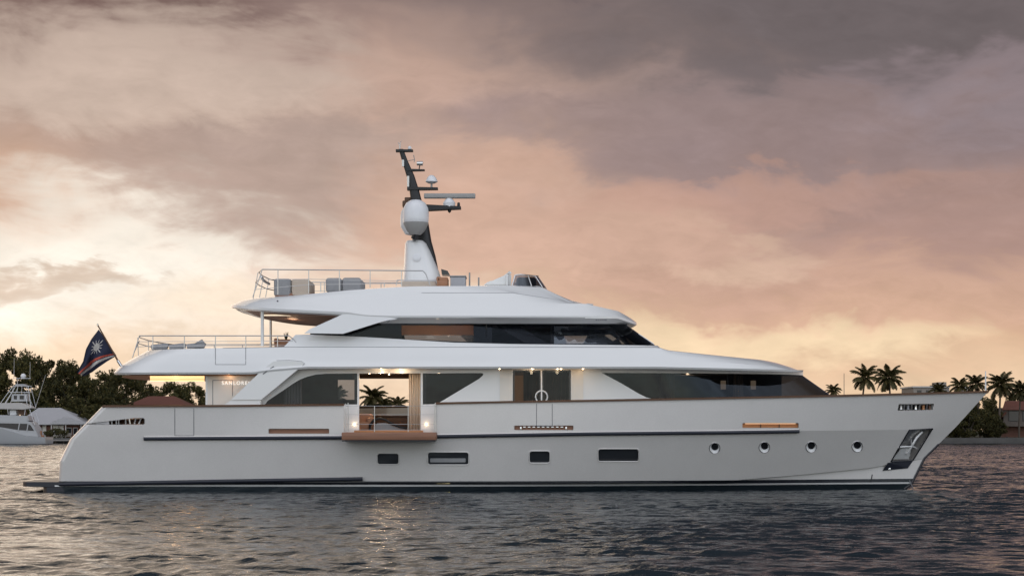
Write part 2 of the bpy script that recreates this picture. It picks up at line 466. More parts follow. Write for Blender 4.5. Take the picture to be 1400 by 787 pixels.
# ------------------------------------------------------------------ water
def make_water():
    def axis(lo, c0, c1, hi, d, g):
        core = list(np.arange(c0, c1, d)); a = core[-1]; s = d; right = []
        while a < hi: s *= g; a += s; right.append(min(a, hi))
        a = c0; s = d; leftp = []
        while a > lo: s *= g; a -= s; leftp.append(max(a, lo))
        return np.array(leftp[::-1] + core + right)
    xs = axis(-2600, -24, 24, 2600, 0.085, 1.06); ys = axis(-140, -38, 2, 3500, 0.05, 1.04)
    xf, yf = np.concatenate([np.arange(24.2, 46, .17), np.arange(46, 100, .33)]), np.concatenate([np.arange(2.2, 40, .16), np.arange(40, 251, .33)])
    xs = np.concatenate([xs[xs < -100], -xf[::-1], xs[np.abs(xs) < 24.05], xf, xs[xs > 100]]); ys = np.concatenate([ys[ys < 2.05], yf, ys[ys > 252]])
    nx, ny = len(xs), len(ys)
    sx, sy = np.gradient(xs), np.gradient(ys); z = np.zeros((ny, nx))
    for i in range(150):
        lam = 0.17 * (9.0 ** (rng.random() ** 1.3)); th = R(248) + rng.normal(0, 0.48); k = 2 * np.pi / lam
        kx, ky = k * math.cos(th), k * math.sin(th)
        amp = 0.0052 * lam ** 0.70 * (0.5 + rng.random())
        wx = np.clip(lam / (3.0 * sx) - 0.6, 0, 1); wy = np.clip(lam / (3.0 * sy) - 0.6, 0, 1)
        wx = np.where(np.abs(xs) < 24, np.clip(lam / abs(math.cos(th) + 1e-3) / .2 - .6, 0, 1), wx) if lam < 1.2 else np.where(np.abs(xs) < 100, 1, wx); wy = np.where((ys > -40) & (ys < 250), 1, wy) if lam >= 1.2 else wy
        ex = np.exp(1j * (kx * xs + rng.random() * 6.28)) * wx; ey = np.exp(1j * ky * ys) * wy
        z += amp * np.real(ey[:, None] * ex[None, :])
    # gusts: patches of livelier and calmer water
    gx, gy = xs[None, :], ys[:, None]
    z *= 1.0 + 0.30 * np.sin(gx * 0.21 + gy * 0.13 + 1) * np.sin(gy * 0.31 - gx * 0.07) + 0.28 * np.sin(gx * 0.47 - gy * 0.55 + 2 + np.sin(gx * .9)) * np.sin(gy * 0.83 + gx * 0.19)
    iy, ix = np.where((ys > -37) & (ys < 0))[0], np.where(np.abs(xs) < 23)[0]; core = z[np.ix_(iy, ix)]
    z *= 0.14 / np.gradient(core, ys[iy], axis=0).std()
    z *= np.interp(ys, [-50, 0, 8, 40, 120, 400], [1, 1.05, 1.5, 2.3, 3.1, 3.1])[:, None]
    v = np.empty((ny, nx, 3), np.float32); v[..., 0] = gx; v[..., 1] = gy; v[..., 2] = z
    idx = np.arange(nx * ny).reshape(ny, nx)
    q = np.stack([idx[:-1, :-1], idx[:-1, 1:], idx[1:, 1:], idx[1:, :-1]], -1).reshape(-1, 4)
    me = bpy.data.meshes.new('water'); me.vertices.add(nx * ny); me.vertices.foreach_set('co', v.ravel())
    me.loops.add(q.size); me.loops.foreach_set('vertex_index', q.ravel().astype(np.int32))
    me.polygons.add(len(q)); me.polygons.foreach_set('loop_start', np.arange(0, q.size, 4, dtype=np.int32))
    me.polygons.foreach_set('use_smooth', np.ones(len(q), bool)); me.update()
    m = bpy.data.materials.new('sea_water'); m.use_nodes = True; t = NT(m.node_tree); p = m.node_tree.nodes['Principled BSDF']
    p.inputs['Base Color'].default_value = (0.016, 0.024, 0.030, 1); p.inputs['Roughness'].default_value = 0.09; p.inputs['IOR'].default_value = 1.33
    co = t.new('ShaderNodeTexCoord').outputs['Object']
    mp = t.new('ShaderNodeMapping'); mp.inputs['Rotation'].default_value = (0, 0, R(-18)); mp.inputs['Scale'].default_value = (0.6, 1.0, 1); t.link(co, mp.inputs[0])
    h = t.math('ADD', t.math('MULTIPLY', t.noise(mp.outputs[0], 6.0, 4, 0.6, 0.4), 0.030), t.math('MULTIPLY', t.noise(mp.outputs[0], 0.9, 3, 0.5, 0.3), 0.16))
    b = t.new('ShaderNodeBump'); b.inputs['Strength'].default_value = 1.0; b.inputs['Distance'].default_value = 1.0
    t.link(h, b.inputs['Height']); t.link(b.outputs[0], p.inputs['Normal'])
    me.materials.append(m)
    o = bpy.data.objects.new('water', me); COL.objects.link(o); o['kind'] = 'structure'
make_water()

# ------------------------------------------------------------------ far shore
LAND = 0.95
def make_land():
    m = mat('shore_ground', (0.05, 0.055, 0.03), 0.95, vary=0.4, scale=0.2)
    bm = bmesh.new()
    xs = np.linspace(-420, 420, 60)
    rows = [[(x, 253.0, -1.0) for x in xs], [(x, 253.0, LAND) for x in xs], [(x, 300.0, LAND + 0.4) for x in xs], [(x, 520.0, 2.5) for x in xs], [(x, 521.0, -1.0) for x in xs]]
    V = [[bm.verts.new(p) for p in r] for r in rows]
    for i in range(len(V) - 1):
        for j in range(len(xs) - 1): bm.faces.new((V[i][j], V[i][j + 1], V[i + 1][j + 1], V[i + 1][j]))
    tag(obj('far_shore_ground', bm, m), kind='structure')
    sm = mat('seawall_concrete', (0.075, 0.07, 0.066), 0.9, vary=0.35, scale=0.6, bump=0.5, bscale=2)
    wl = obj('seawall', box((-420, 252.2, -1), (420, 252.95, LAND + 0.12), 0.06), sm, origin=(0, 252.6, 0))
    tag(wl, 'long low concrete seawall along the far shore at the waterline', 'seawall')
make_land()

# ------------------------------------------------------------------ the yacht: hull
yacht = thing('motor_yacht', 'large white three deck motor yacht with a grey hull filling the middle of the picture', 'yacht', (0, YC, 0))
SHEER = [(100, 556.5), (143, 556), (300, 555.5), (470, 554), (600, 552), (700, 550), (800, 548.5), (935, 546), (1130, 542), (1250, 539), (1350, 536)]
KNUCK = [(80, 600), (197, 598.5), (469, 597), (597, 595.5), (800, 592), (1000, 590), (1092, 588.5), (1250, 587), (1310, 584)]
CHINE = [(80, 658), (940, 658), (1000, 656.5), (1100, 648), (1190, 639), (1268, 625)]

class Row:
    def __init__(s, pa, pe, B, pt, p, prof, q=1.0, step=0.0):
        xs, xe, xt = X(pa, 0.4), X(pe, YC), X(pt, 0)
        rx, ry = 0.32, 0.5; pts = [(xs - 0.10, 0.0), (xs - 0.06, B * 0.4), (xs - 0.02, B - ry - 0.3)]
        for k in range(19):
            a = R(90 * k / 18); pts.append((xs + rx * (1 - math.cos(a)), B - ry + ry * math.sin(a)))
        t = np.linspace(0, 1, 190)[1:]; t = 0.55 * t + 0.45 * (1 - (1 - t) ** 1.8)
        x = xs + rx + (xe - xs - rx) * t
        u = np.clip((x - xt) / (xe - xt), 0, 1); b = B * (1 - u ** p) ** q
        b = np.maximum(b - step * np.clip((x - X(900, 0)) / 6.0, 0, 1) * np.clip((xe - x) / 2.0, 0, 1), 0)
        pts = np.array(pts + list(zip(x, b)))
        s.pts = np.column_stack([pts, zrow(pts[:, 0], pts[:, 1], prof)])

rows = [Row(110, 1200, 0.4, 400, 1.6, -1.1), Row(85, 1222, 2.9, 460, 1.6, -0.5), Row(77, 1236, 3.30, 520, 1.65, 0.0), Row(76, 1246, 3.36, 560, 1.75, [(0, 661), (1400, 661)]),
        Row(76, 1262, 3.42, 580, 1.85, [(a, b + 1.0) for a, b in CHINE], step=0.10), Row(76, 1264, 3.42, 580, 1.85, CHINE),
        Row(79, 1282, 3.56, 620, 1.95, [(0, 630), (900, 630), (1100, 624), (1290, 606)]), Row(95, 1306, 3.80, 690, 2.3, KNUCK), Row(139, 1350, 3.83, 700, 2.35, SHEER)]
_kk = rows[7].pts; _u = np.clip((_kk[:, 0] - X(185, 0)) / (X(430, 0) - X(185, 0)), 0, 1); _kk[3:, 1] -= (.115 * (1 - _u * _u * (3 - 2 * _u)))[3:]
_m, _c, _k = rows[6].pts, rows[5].pts, rows[7].pts
_f = np.clip((_m[:, 2] - _c[:, 2]) / (_k[:, 2] - _c[:, 2]), 0, 1); _m[:, 1] = _c[:, 1] + (_k[:, 1] - _c[:, 1]) * _f
_m[24:, 0] = (_c[:, 0] + (_k[:, 0] - _c[:, 0]) * _f)[24:]
HR = [r.pts for r in rows]; HRA = np.stack(HR[2:])
def hull_b(x, z):
    A = HRA; n = A.shape[1]; k = np.clip((A[:, :, 2] <= z).sum(0) - 1, 0, len(A) - 2); j = np.arange(n)
    a, b = A[k, j], A[k + 1, j]; f = np.clip((z - a[:, 2]) / np.maximum(b[:, 2] - a[:, 2], 1e-6), 0, 1)[:, None]; q = a + (b - a) * f
    return float(np.interp(x, np.maximum.accumulate(q[:, 0]), q[:, 1]))
def hullY(x, z): return YC - hull_b(x, z)
def hp(px, py): return on_surface(px, py, hullY)

hull = obj('hull', loft(HR, sub=3), M['hull'], yacht, smooth=7)
DECK_Z = 2.12
sheer = HR[-1]
def plan_cutter(row, inset, x0, x1, z0, z1):
    kn = HR[-2]; xs = [x for x in np.linspace(x0, x1, 70)]; b = [max(min(np.interp(x, row[:, 0], row[:, 1]), np.interp(x, kn[:, 0], kn[:, 1]) - .05) - inset, 0.05) for x in xs]
    pts = [Vector((x, YC - k, z0)) for x, k in zip(xs, b)] + [Vector((x, YC + k, z0)) for x, k in reversed(list(zip(xs, b)))]
    return prism(pts, (0, 0, z1 - z0))
cutters = [plan_cutter(sheer, 0.24, X(172, 1), X(1100, 1), DECK_Z, 5.0)]
g0, g1 = X(470, 0), X(596, 0)
cutters.append(box((g0, -0.8, DECK_Z + 0.004), (g1, 0.9, 5.0)))
def pocket(poly, depth, out=0.4):
    a = [hp(*q) for q in poly]
    bm = bmesh.new(); A = [bm.verts.new(p - Vector((0, out, 0))) for p in a]; B_ = [bm.verts.new(p + Vector((0, depth, 0))) for p in a]
    n = len(a); bm.faces.new(A); bm.faces.new(B_[::-1])
    for i in range(n): bm.faces.new((A[i], B_[i], B_[(i + 1) % n], A[(i + 1) % n]))
    bmesh.ops.triangulate(bm, faces=[f for f in bm.faces if len(f.verts) > 4])
    return bm
RECT = [(516, 619.5, 545, 634), (585, 618, 640.5, 634.5), (724, 616.5, 751.5, 632), (818, 613.5, 873, 630)]
PORT = [(977, 612), (1045, 611), (1109, 610.5), (1172, 610)]
SLOT = [(367, 585.5, 450, 592.5), (703, 581.2, 784, 587.6), (1015, 577.8, 1092, 584.6)]
ANCH = [(1243, 587.5), (1275, 585.5), (1248, 629), (1218, 630.5)]
FAIR_F = [(1229, 552), (1277, 551.5), (1275, 560), (1227, 561)]
FAIR_A = [(122, 571.5), (196, 571), (198, 573), (198, 578), (196, 580), (116, 580)]
multi = bmesh.new()
def merge(dst, src):
    me = bpy.data.meshes.new('tmp'); src.to_mesh(me); src.free(); dst.from_mesh(me); bpy.data.meshes.remove(me); return dst
for r in RECT: merge(multi, pocket(rrect(*r, 3.2), 0.09))
for c in PORT: merge(multi, pocket(circ(*c, 7.2), 0.12))
for r in SLOT: merge(multi, pocket(rrect(*r, 1.5, 3), 0.12))
for q, dpt in ((ANCH, 0.26), (FAIR_F, 0.16), (FAIR_A, 0.19)): merge(multi, pocket(q, dpt))
cutters.append(multi)
cut(hull, cutters)

def hull_ring(poly, r=0.022, out=0.004):
    a = [hp(*q) - Vector((0, out, 0)) for q in poly]; a = a + [a[0], a[1]]
    return tube(a, r, 8)
def hull_pane(poly, depth):
    a = [hp(*q) + Vector((0, depth, 0)) for q in poly]
    return prism(a, (0, 0.012, 0))
for i, r in enumerate(RECT):
    p = obj('hull_window', hull_ring(rrect(r[0] - .6, r[1] - .6, r[2] + .6, r[3] + .6, 3.6), 0.024), M['hull'], yacht)
    obj('pane', hull_pane(rrect(r[0] + .2, r[1] + .2, r[2] - .2, r[3] - .2, 3), 0.07), M['port_glass'], p)
    if i == 1:   # blind half drawn behind the longest window
        obj('blind', hull_pane(rrect(r[0] + 3, r[1] + 8, r[2] - 4, r[3] - 3, 1), 0.055), M['graycover'], p)
for c in PORT:
    p = obj('porthole', hull_ring(circ(c[0], c[1], 7.3), 0.014), M['chrome'], yacht)
    oc, ic = circ(c[0], c[1], 7.1, 28), circ(c[0] + .8, c[1] - 1.7, 4.9, 28); bm = bmesh.new()
    A = [bm.verts.new(hp(*q) + Vector((0, .006, 0))) for q in oc]; B_ = [bm.verts.new(hp(*q) + Vector((0, .10, 0))) for q in ic]
    for k in range(28): bm.faces.new((A[k], A[(k + 1) % 28], B_[(k + 1) % 28], B_[k]))
    obj('bezel', bm, M['gel'], p); obj('pane', hull_pane(ic, 0.096), M['black'], p)
for i, r in enumerate(SLOT):
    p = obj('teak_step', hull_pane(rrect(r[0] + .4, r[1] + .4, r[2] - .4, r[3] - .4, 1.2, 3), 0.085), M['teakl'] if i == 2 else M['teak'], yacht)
    if i == 2:
        a, b = hp(r[0] + 4, r[1] + .9), hp(r[2] - 4, r[1] + .9)
        obj('step_light', tube([a + Vector((0, .045, 0)), (a + b) / 2 + Vector((0, .045, 0)), b + Vector((0, .045, 0))], .014, 6), M['led'], p)
    if i == 1:
        bm = bmesh.new()
        for k in range(9):
            a = hp(r[0] + 14 + k * 6.4, r[1] + 2.2); obj('hook', box(a + Vector((-.05, 0.02, -.03)), a + Vector((.05, .09, .02)), 0.01), M['chrome'], p)
        for k in (r[0] + 9, r[2] - 10):
            a = hp(k, r[1] + 4); obj('fitting', box(a + Vector((-.03, 0.0, -.06)), a + Vector((.03, .09, .06)), 0.01), M['chrome'], p)
    if i == 2:
        bm = bmesh.new()
        for k in (0.33, 0.66):
            a = hp(r[0] + (r[2] - r[0]) * k, r[1] + 3.4); obj('joint', box(a + Vector((-.015, .06, -.08)), a + Vector((.015, .09, .08))), M['walnut'], p)

# mooring fairleads with polished posts
fa = obj('mooring_fairlead', hull_pane([(120, 572.5), (195, 572), (196, 579), (118, 579)], 0.165), M['walnut'], yacht)
for k, lean in ((152, 0), (161, 1), (171, 0), (177, -1.5), (183, 2), (189, 3), (158, 0)):
    a, b = hp(k, 579.2), hp(k + lean, 571.8); obj('post', tube([a + Vector((0, .10, 0)), b + Vector((0, .10, 0))], 0.028, 10), M['chrome'], fa)
obj('chock_plate', hull_pane([(121 + 3.5 * k, 574.4 - .15 * k) for k in range(9)] + [(149 - 4 * k, 579.5) for k in range(9)], 0.02), M['bright'], fa)
ff = obj('mooring_fairlead', hull_pane([(1230, 553), (1275.5, 552.5), (1273.5, 559.5), (1228.5, 560.3)], 0.14), M['black'], yacht)
for k in (1237, 1247, 1258, 1268):
    a, b = hp(k - 1, 560.3), hp(k, 552.4); obj('post', tube([a + Vector((0, .05, 0)), b + Vector((0, .05, 0))], 0.035, 10), M['steel'], ff)
for k, mm in ((1232.5, 'steel'), (1242, 'graycover'), (1252.5, 'chrome'), (1263, 'teakl'), (1271.5, 'walnut')):
    a = hp(k, 556.5); obj('roller', lathe([(0.0, -.085), (.06, -.08), (.045, 0), (.06, .08), (0, .085)], a + Vector((0, .09, 0)), 14), M[mm], ff)

# anchor pocket, its rubber plate and the anchor
ap = obj('anchor_pocket', hull_pane([(1243.5, 588.3), (1274, 586.3), (1247.5, 628.2), (1219, 629.6)], 0.22), M['steel'], yacht)
bm = bmesh.new()
for a, b in ((0, 1), (1, 2), (2, 3), (3, 0)): add_tube(bm, [hp(*ANCH[a]), hp(*ANCH[b])], 0.028, 8)
obj('rim', bm, M['black'], ap)
pl = [hp(*q) for q in ((1214, 632), (1248, 629.5), (1241, 639.5), (1206.5, 643))]
obj('chafe_plate', prism([p - Vector((0, .03, 0)) for p in pl], (0, .035, 0)), M['navy'], ap)
a = hp(1215.5, 640.5); obj('padeye', lathe([(0, -.07), (.05, -.06), (.05, -.03), (0, -.02)], a, 12, 'Y'), M['chrome'], ap)

an = thing('anchor', 'polished steel anchor stowed in the bow pocket of the grey hull', 'anchor', hp(1240, 610) + Vector((0, .15, 0)))
dY = Vector((0, .06, 0))
obj('fluke', prism([hp(1221, 627.5) + dY, hp(1243, 627) + dY, hp(1246, 616) + dY, hp(1241, 611) + dY, hp(1232, 613) + dY], (0, .07, 0)), M['bright'], an)
obj('shank', tube([hp(1240, 620) + dY * .6, hp(1247, 609) + dY * .4, hp(1254, 598) + dY * 1.6, hp(1262, 590) + dY * 2.8], 0.05, 10), M['bright'], an)
obj('crown_bar', tube([hp(1228, 611) + dY * .3, hp(1240, 610) + dY * .1, hp(1250, 610.5) + dY * .1, hp(1254, 613) + dY * .4], 0.035, 10, 0.02), M['bright'], an)
obj('horn', tube([hp(1247, 610) + dY * .3, hp(1245.5, 597) + dY * .5], 0.03, 8, 0.012), M['bright'], an)

# rubbing strakes, cap rail, swim platform
def hull_line(pts, out=0.0, k=40):
    xs = np.linspace(pts[0][0], pts[-1][0], k); ys = np.interp(xs, [p[0] for p in pts], [p[1] for p in pts])
    return [hp(a, b) - Vector((0, out, 0)) for a, b in zip(xs, ys)]
for a, b in ((197, 468), (598, 1092)):
    kp = [(a, np.interp(a, *zip(*KNUCK)) + .8), *[q for q in [(x, y + .8) for x, y in KNUCK] if a < q[0] < b], (b, np.interp(b, *zip(*KNUCK)) + .8)]
    rr = obj('rub_rail', tube(hull_line(kp, 0.03, 60), 0.068, 10), M['navy'], yacht)
    obj('trim_strip', tube(hull_line([(x, y - 2.4) for x, y in kp], 0.012, 60), 0.016, 6), M['chrome'], rr)
obj('rub_rail', tube(hull_line([(82, 661.5), (300, 657.5), (420, 655.5), (496, 654.2)], 0.05, 40), 0.075, 10), M['navy'], yacht)
capx = lambda x0, x1: [Vector((x, YC - np.interp(x, sheer[:, 0], sheer[:, 1]) + .10, np.interp(x, sheer[:, 0], sheer[:, 2]) + .02)) for x in np.linspace(x0, x1, 90)]
sec = [(-.15, -.03), (.15, -.03), (.15, .03), (.11, .045), (-.11, .045), (-.15, .03)]
bm = bmesh.new(); add_sweep(bm, capx(X(146, .4), g0), sec); add_sweep(bm, capx(g1, X(1349, YC)), sec)
pb = capx(X(146, .4), X(1349, YC)); pb = [Vector((p.x, 2 * YC - p.y, p.z)) for p in pb]; add_sweep(bm, pb, sec)
obj('cap_rail', bm, M['walnut'], yacht)
bm = bmesh.new()
zt = Z(658.5, .4)
for lo, hi, z0, z1 in ((24, 90, zt - .17, zt), (48, 88, .18, zt - .175), (52, 86, -.4, .176)):
    pts = []
    for k in range(13):
        an_ = -90 + 180 * k / 12; yy = 3.3 * (1 if abs(math.sin(R(an_))) > .999 else abs(math.sin(R(an_))) ** .35) * (1 if an_ > 0 else -1) if k != 6 else 0
        pts.append(Vector((X(lo, .6) + .7 * (1 - math.cos(R(an_)) ** .5), YC + yy, z0)))
    pts += [Vector((X(hi, .6) + .6, YC + 3.3, z0)), Vector((X(hi, .6) + .6, YC - 3.3, z0))]
    add_prism(bm, pts, (0, 0, z1 - z0))
obj('swim_platform', bm, M['navy'], yacht)
obj('stripe', box((X(76, .6), .48, .205), (X(97, .6), .52, .25)), M['gel'], yacht)
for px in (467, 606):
    obj('waterline_glint', tube([hp(px - 9, 672.8), hp(px, 672.6), hp(px + 9, 672.8)], .016, 6), M['yellow'], yacht)  # glowing strips standing in for yellow glitter on the water
# draft mark, side gates, forefoot strip
obj('draft_mark', tube(hull_line([(1190.5, 659), (1192.5, 648)], .002, 4)[:4], 0.022, 6), M['black'], yacht)
for (xa, xb, yt) in ((239, 265, 556.5), (733.5, 755, 550.5)):
    bm = bmesh.new(); yb = 595 if xa < 300 else 582
    for x in (xa, xb): add_tube(bm, [hp(x, yt + 1) + Vector((0, .003, 0)), hp(x, yb) + Vector((0, .003, 0))], 0.012, 6)
    add_tube(bm, [hp(xa, yb) + Vector((0, .003, 0)), hp(xb, yb) + Vector((0, .003, 0))], 0.012, 6)
    obj('boarding_gate', bm, M['seam'], yacht)
stem = [(HR[i][-1][0], YC, HR[i][-1][2]) for i in (6, 5, 3, 2)]
obj('stem_guard', tube(stem, 0.05, 8), M['black'], yacht)
obj('chain', tube([P(1241, 652, YC), P(1247, 664, YC - .1), P(1251, 676, YC - .2)], 0.018, 6), M['seam'], yacht)
obj('jackstaff', tube([P(1347.5, 536, YC), P(1347.5, 507, YC)], 0.035, 8, 0.022), M['gel'], yacht)
obj('deck', plan_cutter(sheer, 0.243, X(173, 1), X(1099, 1), DECK_Z + .004, DECK_Z + .03), M['teak'], yacht, smooth=None)

# ------------------------------------------------------------------ fold-down balcony
bal = obj('balcony', box((X(469, -.5), -1.02, Z(601.2, -1)), (X(597, -.5), -.02, Z(590.5, -1)), 0.03), M['teak'], yacht)
obj('edge_trim', box((X(469.5, -.5), -1.03, Z(601.8, -1) - .03), (X(596.5, -.5), -.03, Z(601.4, -1) - .002), 0.01), M['black'], bal)
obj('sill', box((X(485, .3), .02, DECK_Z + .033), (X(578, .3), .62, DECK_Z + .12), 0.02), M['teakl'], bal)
bm = bmesh.new(); yb = -.96
zt_, zb_ = Z(553.5, yb), Z(590, yb)
xl, xr = X(472.5, yb), X(594, yb)
for px in (472.5, 512, 558, 594):
    x = X(px, yb); add_tube(bm, [(x, yb, zb_), (x, yb, zt_ + (.06 if px in (472.5, 594) else -.02))], 0.013, 8)
for x in (xl, xr): add_tube(bm, [(x, -.06, zb_), (x, -.06, zt_ + .1)], 0.018, 8)
for z in (zt_ - .02, zb_ + .62, zb_ + .28, zb_ + .08):
    add_tube(bm, [(xl, -.06, z), (xl, yb, z), (X(512, yb), yb, z - .012), (X(558, yb), yb, z - .012), (xr, yb, z), (xr, -.06, z)], 0.008, 6)
obj('railing', bm, M['steel'], bal)

# ------------------------------------------------------------------ main deck house
WALLY = .65
mplan = Plan(X(281, WALLY), X(1150, YC), YC - WALLY, lf=13.0, pf=1.75)
def mainY(x, z): return YC - float(mplan.b(x))
DOOR = [(491, 510), (575, 510), (575, 591.5), (491, 591.5)]
WIN_A = [(362, 552.5), (366, 547.5), (400, 524.5), (410, 518.5), (420, 514.5), (432, 511.6), (446, 510.5), (488.5, 510), (488.5, 552.5)]
WIN_B = [(578, 510), (658, 509.5), (661, 510.5), (660, 513), (655, 517.5), (604, 548), (596, 552), (578, 552.5)]
DDOOR = [(701, 505.5), (780.5, 505.5), (780.5, 591.5), (701, 591.5)]
outer = [(281, 593.5), (281, 508), (400, 503), (822, 503.2), (822, 509), (850, 524), (872, 537), (884, 543), (908, 548), (908, 591), (700, 593.5)]
house = obj('main_deck_house', panel(outer, [WIN_A, DOOR, WIN_B, DDOOR], mainY, .09, 12), M['gel'], yacht, smooth=20)
inner = lambda x, z: mainY(x, z) + .05
for w in (WIN_A, WIN_B):
    o = obj('saloon_window', panel([(x + (.0), y) for x, y in w], [], inner, 0, 20), M['tint'], yacht)
    obj('mullion', panel([(484.5, 510), (490.5, 510), (490.5, 552.5), (484.5, 552.5)] if w is WIN_A else [(577.5, 510), (582.5, 510), (582.5, 552.5), (577.5, 552.5)], [], lambda x, z: mainY(x, z) + .052, .04, 40), M['black'], o)
# white curved surround ahead of the wing
# port side: plain wall with its own windows, seen through the saloon
PY_ = 2 * YC - WALLY
def portY(x, z): return YC + float(mplan.b(x))
PW = [[(462, 519), (486, 519), (486, 546), (462, 546)], [(490, 516), (569, 516), (569, 588), (490, 588)]]
po = [(326, 588), (326, 512), (700, 511), (860, 512), (860, 589)]
obj('port_side_wall', panel(po, PW, portY, -.08, 16), M['gel'], yacht, smooth=20)
obj('port_shade_sheet', panel(po, PW, lambda x, z: portY(x, z) - .085, -.02, 16), M['dark'], yacht, smooth=20)  # added dark sheet: shade of the unlit interior put into its colour
obj('header_beam', box((X(489, PY_) - .2, PY_ - .12, Z(517.5, PY_)), (X(571, PY_), PY_ - .10, Z(512.5, PY_))), M['walnut'], yacht)
obj('saloon_window', panel(PW[0], [], portY, 0, 30), M['clear'], yacht)
# ends of the saloon, lobby and forward cabin
SOF = Z(503.5, .05)
def bulk(name, px, y0, y1, m, top=SOF - .02, th=.06):
    x = X(px, WALLY); return obj(name, box((x, y0, DECK_Z + .03), (x + th, y1, top)), m, yacht)
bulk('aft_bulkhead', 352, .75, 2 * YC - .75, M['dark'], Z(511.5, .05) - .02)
for px in (686, 806): bulk('cabin_bulkhead', px, 1.2, 2 * YC - 1.2, M['walnut'])
obj('cabin_partition', box((X(690, 3), 3.4, DECK_Z + .03), (X(806, 3), 3.46, SOF - .02)), M['walnut'], yacht)
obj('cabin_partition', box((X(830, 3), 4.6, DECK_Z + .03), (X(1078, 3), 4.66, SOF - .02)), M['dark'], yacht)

# double doors with cream jambs
for a, b in ((683.5, 700), (781.5, 797.5)):
    obj('door_jamb', panel([(a, 504.8), (b, 504.8), (b, 592), (a, 592)], [], lambda x, z: mainY(x, z) - .025, .05, 30), M['cream'], yacht)
for a, b in ((701.5, 739.6), (741, 780)):
    d = obj('sliding_door', panel([(a, 506), (b, 506), (b, 591), (a, 591)], [[(a + 2, 508), (b - 2, 508), (b - 2, 590), (a + 2, 590)]], lambda x, z: mainY(x, z) + .03, .04, 30), M['black'], yacht)
    obj('pane', panel([(a + 2, 508), (b - 2, 508), (b - 2, 590), (a + 2, 590)], [], lambda x, z: mainY(x, z) + .045, 0, 30), M['door'], d)
c0 = on_surface(740.3, 542, mainY); bm = bmesh.new()
add_tube(bm, [on_surface(740.3, 506.5, mainY) - Vector((0, .05, 0)), on_surface(740.3, 575, mainY) - Vector((0, .05, 0))], .028, 10)
ring = [c0 + Vector((.215 * math.cos(2 * math.pi * k / 32), -.06, .215 * math.sin(2 * math.pi * k / 32))) for k in range(34)]
add_tube(bm, ring, .028, 10)
obj('ring_handle', bm, M['gel'], yacht)
obj('lobby_panel', box((X(702, 1.6), 1.55, DECK_Z + .03), (X(716, 1.6), 1.60, Z(513, 1.6))), M['amber'], yacht)
obj('lobby_panel', box((X(721, 1.6), 1.55, DECK_Z + .03), (X(729, 1.6), 1.60, Z(530, 1.6))), M['amber'], yacht)

# forward glazing: raked, rounded in plan
NF = 150
def fwd(plan_xf, z, off=0.0, x0=800):
    pl = Plan(0, X(plan_xf, YC), YC - WALLY - off, lf=X(plan_xf, YC) - X(740, 1), pf=1.85)
    pl.xa = X(x0, WALLY); r = mkrow(pl, z, NF, .6); lim = mplan.b(r[:, 0]) - .07 - off
    k = np.clip((r[:, 0] - X(915, 1)) / 2.5, 0, 1); r[:, 1] = np.minimum(r[:, 1], lim) * (1 - k) + r[:, 1] * k
    return r
zg0, zg1 = Z(560, 1), Z(509.5, 1)
r0, r1 = fwd(1166, zg0, .05), fwd(1097, zg1, .05)
obj('forward_window', loft([r0, r1], False, False), M['tint3'], yacht, smooth=60)
r2 = fwd(1098, zg1, -.01); r3 = fwd(1098, SOF + .05, -.01)
obj('window_lintel', loft([r2, r3], True, False), M['gel'], yacht)
bm = bmesh.new()
for f in (.505,):
    i = int(NF * f); 
    a = Vector((r0[i][0], YC - r0[i][1] - .01, r0[i][2])); b = Vector((r1[i][0] + .0, YC - r1[i][1] - .01, r1[i][2]))
xm = X(996, 1.4); 
def on_row(r, x): return Vector((x, YC - np.interp(x, r[:, 0], r[:, 1]) - .005, r[0][2]))
add_tube(bm, [on_row(r0, xm), on_row(r1, xm)], .018, 6)
both('mullion', bm, M['black'], yacht)
obj('forward_dashboard', box((X(870, 3), 1.9, DECK_Z + .03), (X(1040, 3), 5.7, Z(556, 1.9)), .1), M['dark'], yacht)
for px in (985, 1026):
    obj('wall_light', box((X(px, 3.2), 3.1, Z(532, 3.2)), (X(px + 7, 3.2), 3.16, Z(520, 3.2)), .01), emit('wall_glow', (1, .72, .45), .35), yacht)

# diagonal wing from the deck above to the bulwark, both sides
wing = [(316, 546), (359, 505), (374, 493.5), (392, 493), (412, 494.6), (415.5, 496.5), (414, 499), (357, 546)]
bm = panel(wing, [], lambda x, z: .06, .16, 20)
w_ = both('wing_strut', bm, M['gel'], yacht, smooth=20)
obj('edge_seam', tube([P(359.5, 511, .05), P(370, 503.5, .05), P(374.5, 500.5, .05)], .018, 6), M['seam'], w_)
obj('edge_seam', tube([P(378, 492.6, .05), P(395, 492.0, .05), P(413, 493.8, .05), P(416.6, 496.6, .05), P(412, 501.5, .05)], .008, 6), M['seam'], w_)
bm = panel([(305.5, 553.5), (316, 546.4), (356, 546.4), (356, 553.5)], [], lambda x, z: .10, .3, 20)
both('wing_foot', bm, M['gel'], yacht, smooth=20)
# white surround bar between wing and saloon glass, slightly proud of the wall
surr = [(357, 552.5), (357, 545.5), (414, 501), (430, 503.6), (600, 503.6), (600, 508.2), (446, 508.2), (430, 509.5), (417, 512.5), (405, 518), (364, 546.5), (361.5, 552.5)]
obj('window_surround', panel(surr, [], lambda x, z: mainY(x, z) - .03, .05, 12), M['gel'], yacht, smooth=20)
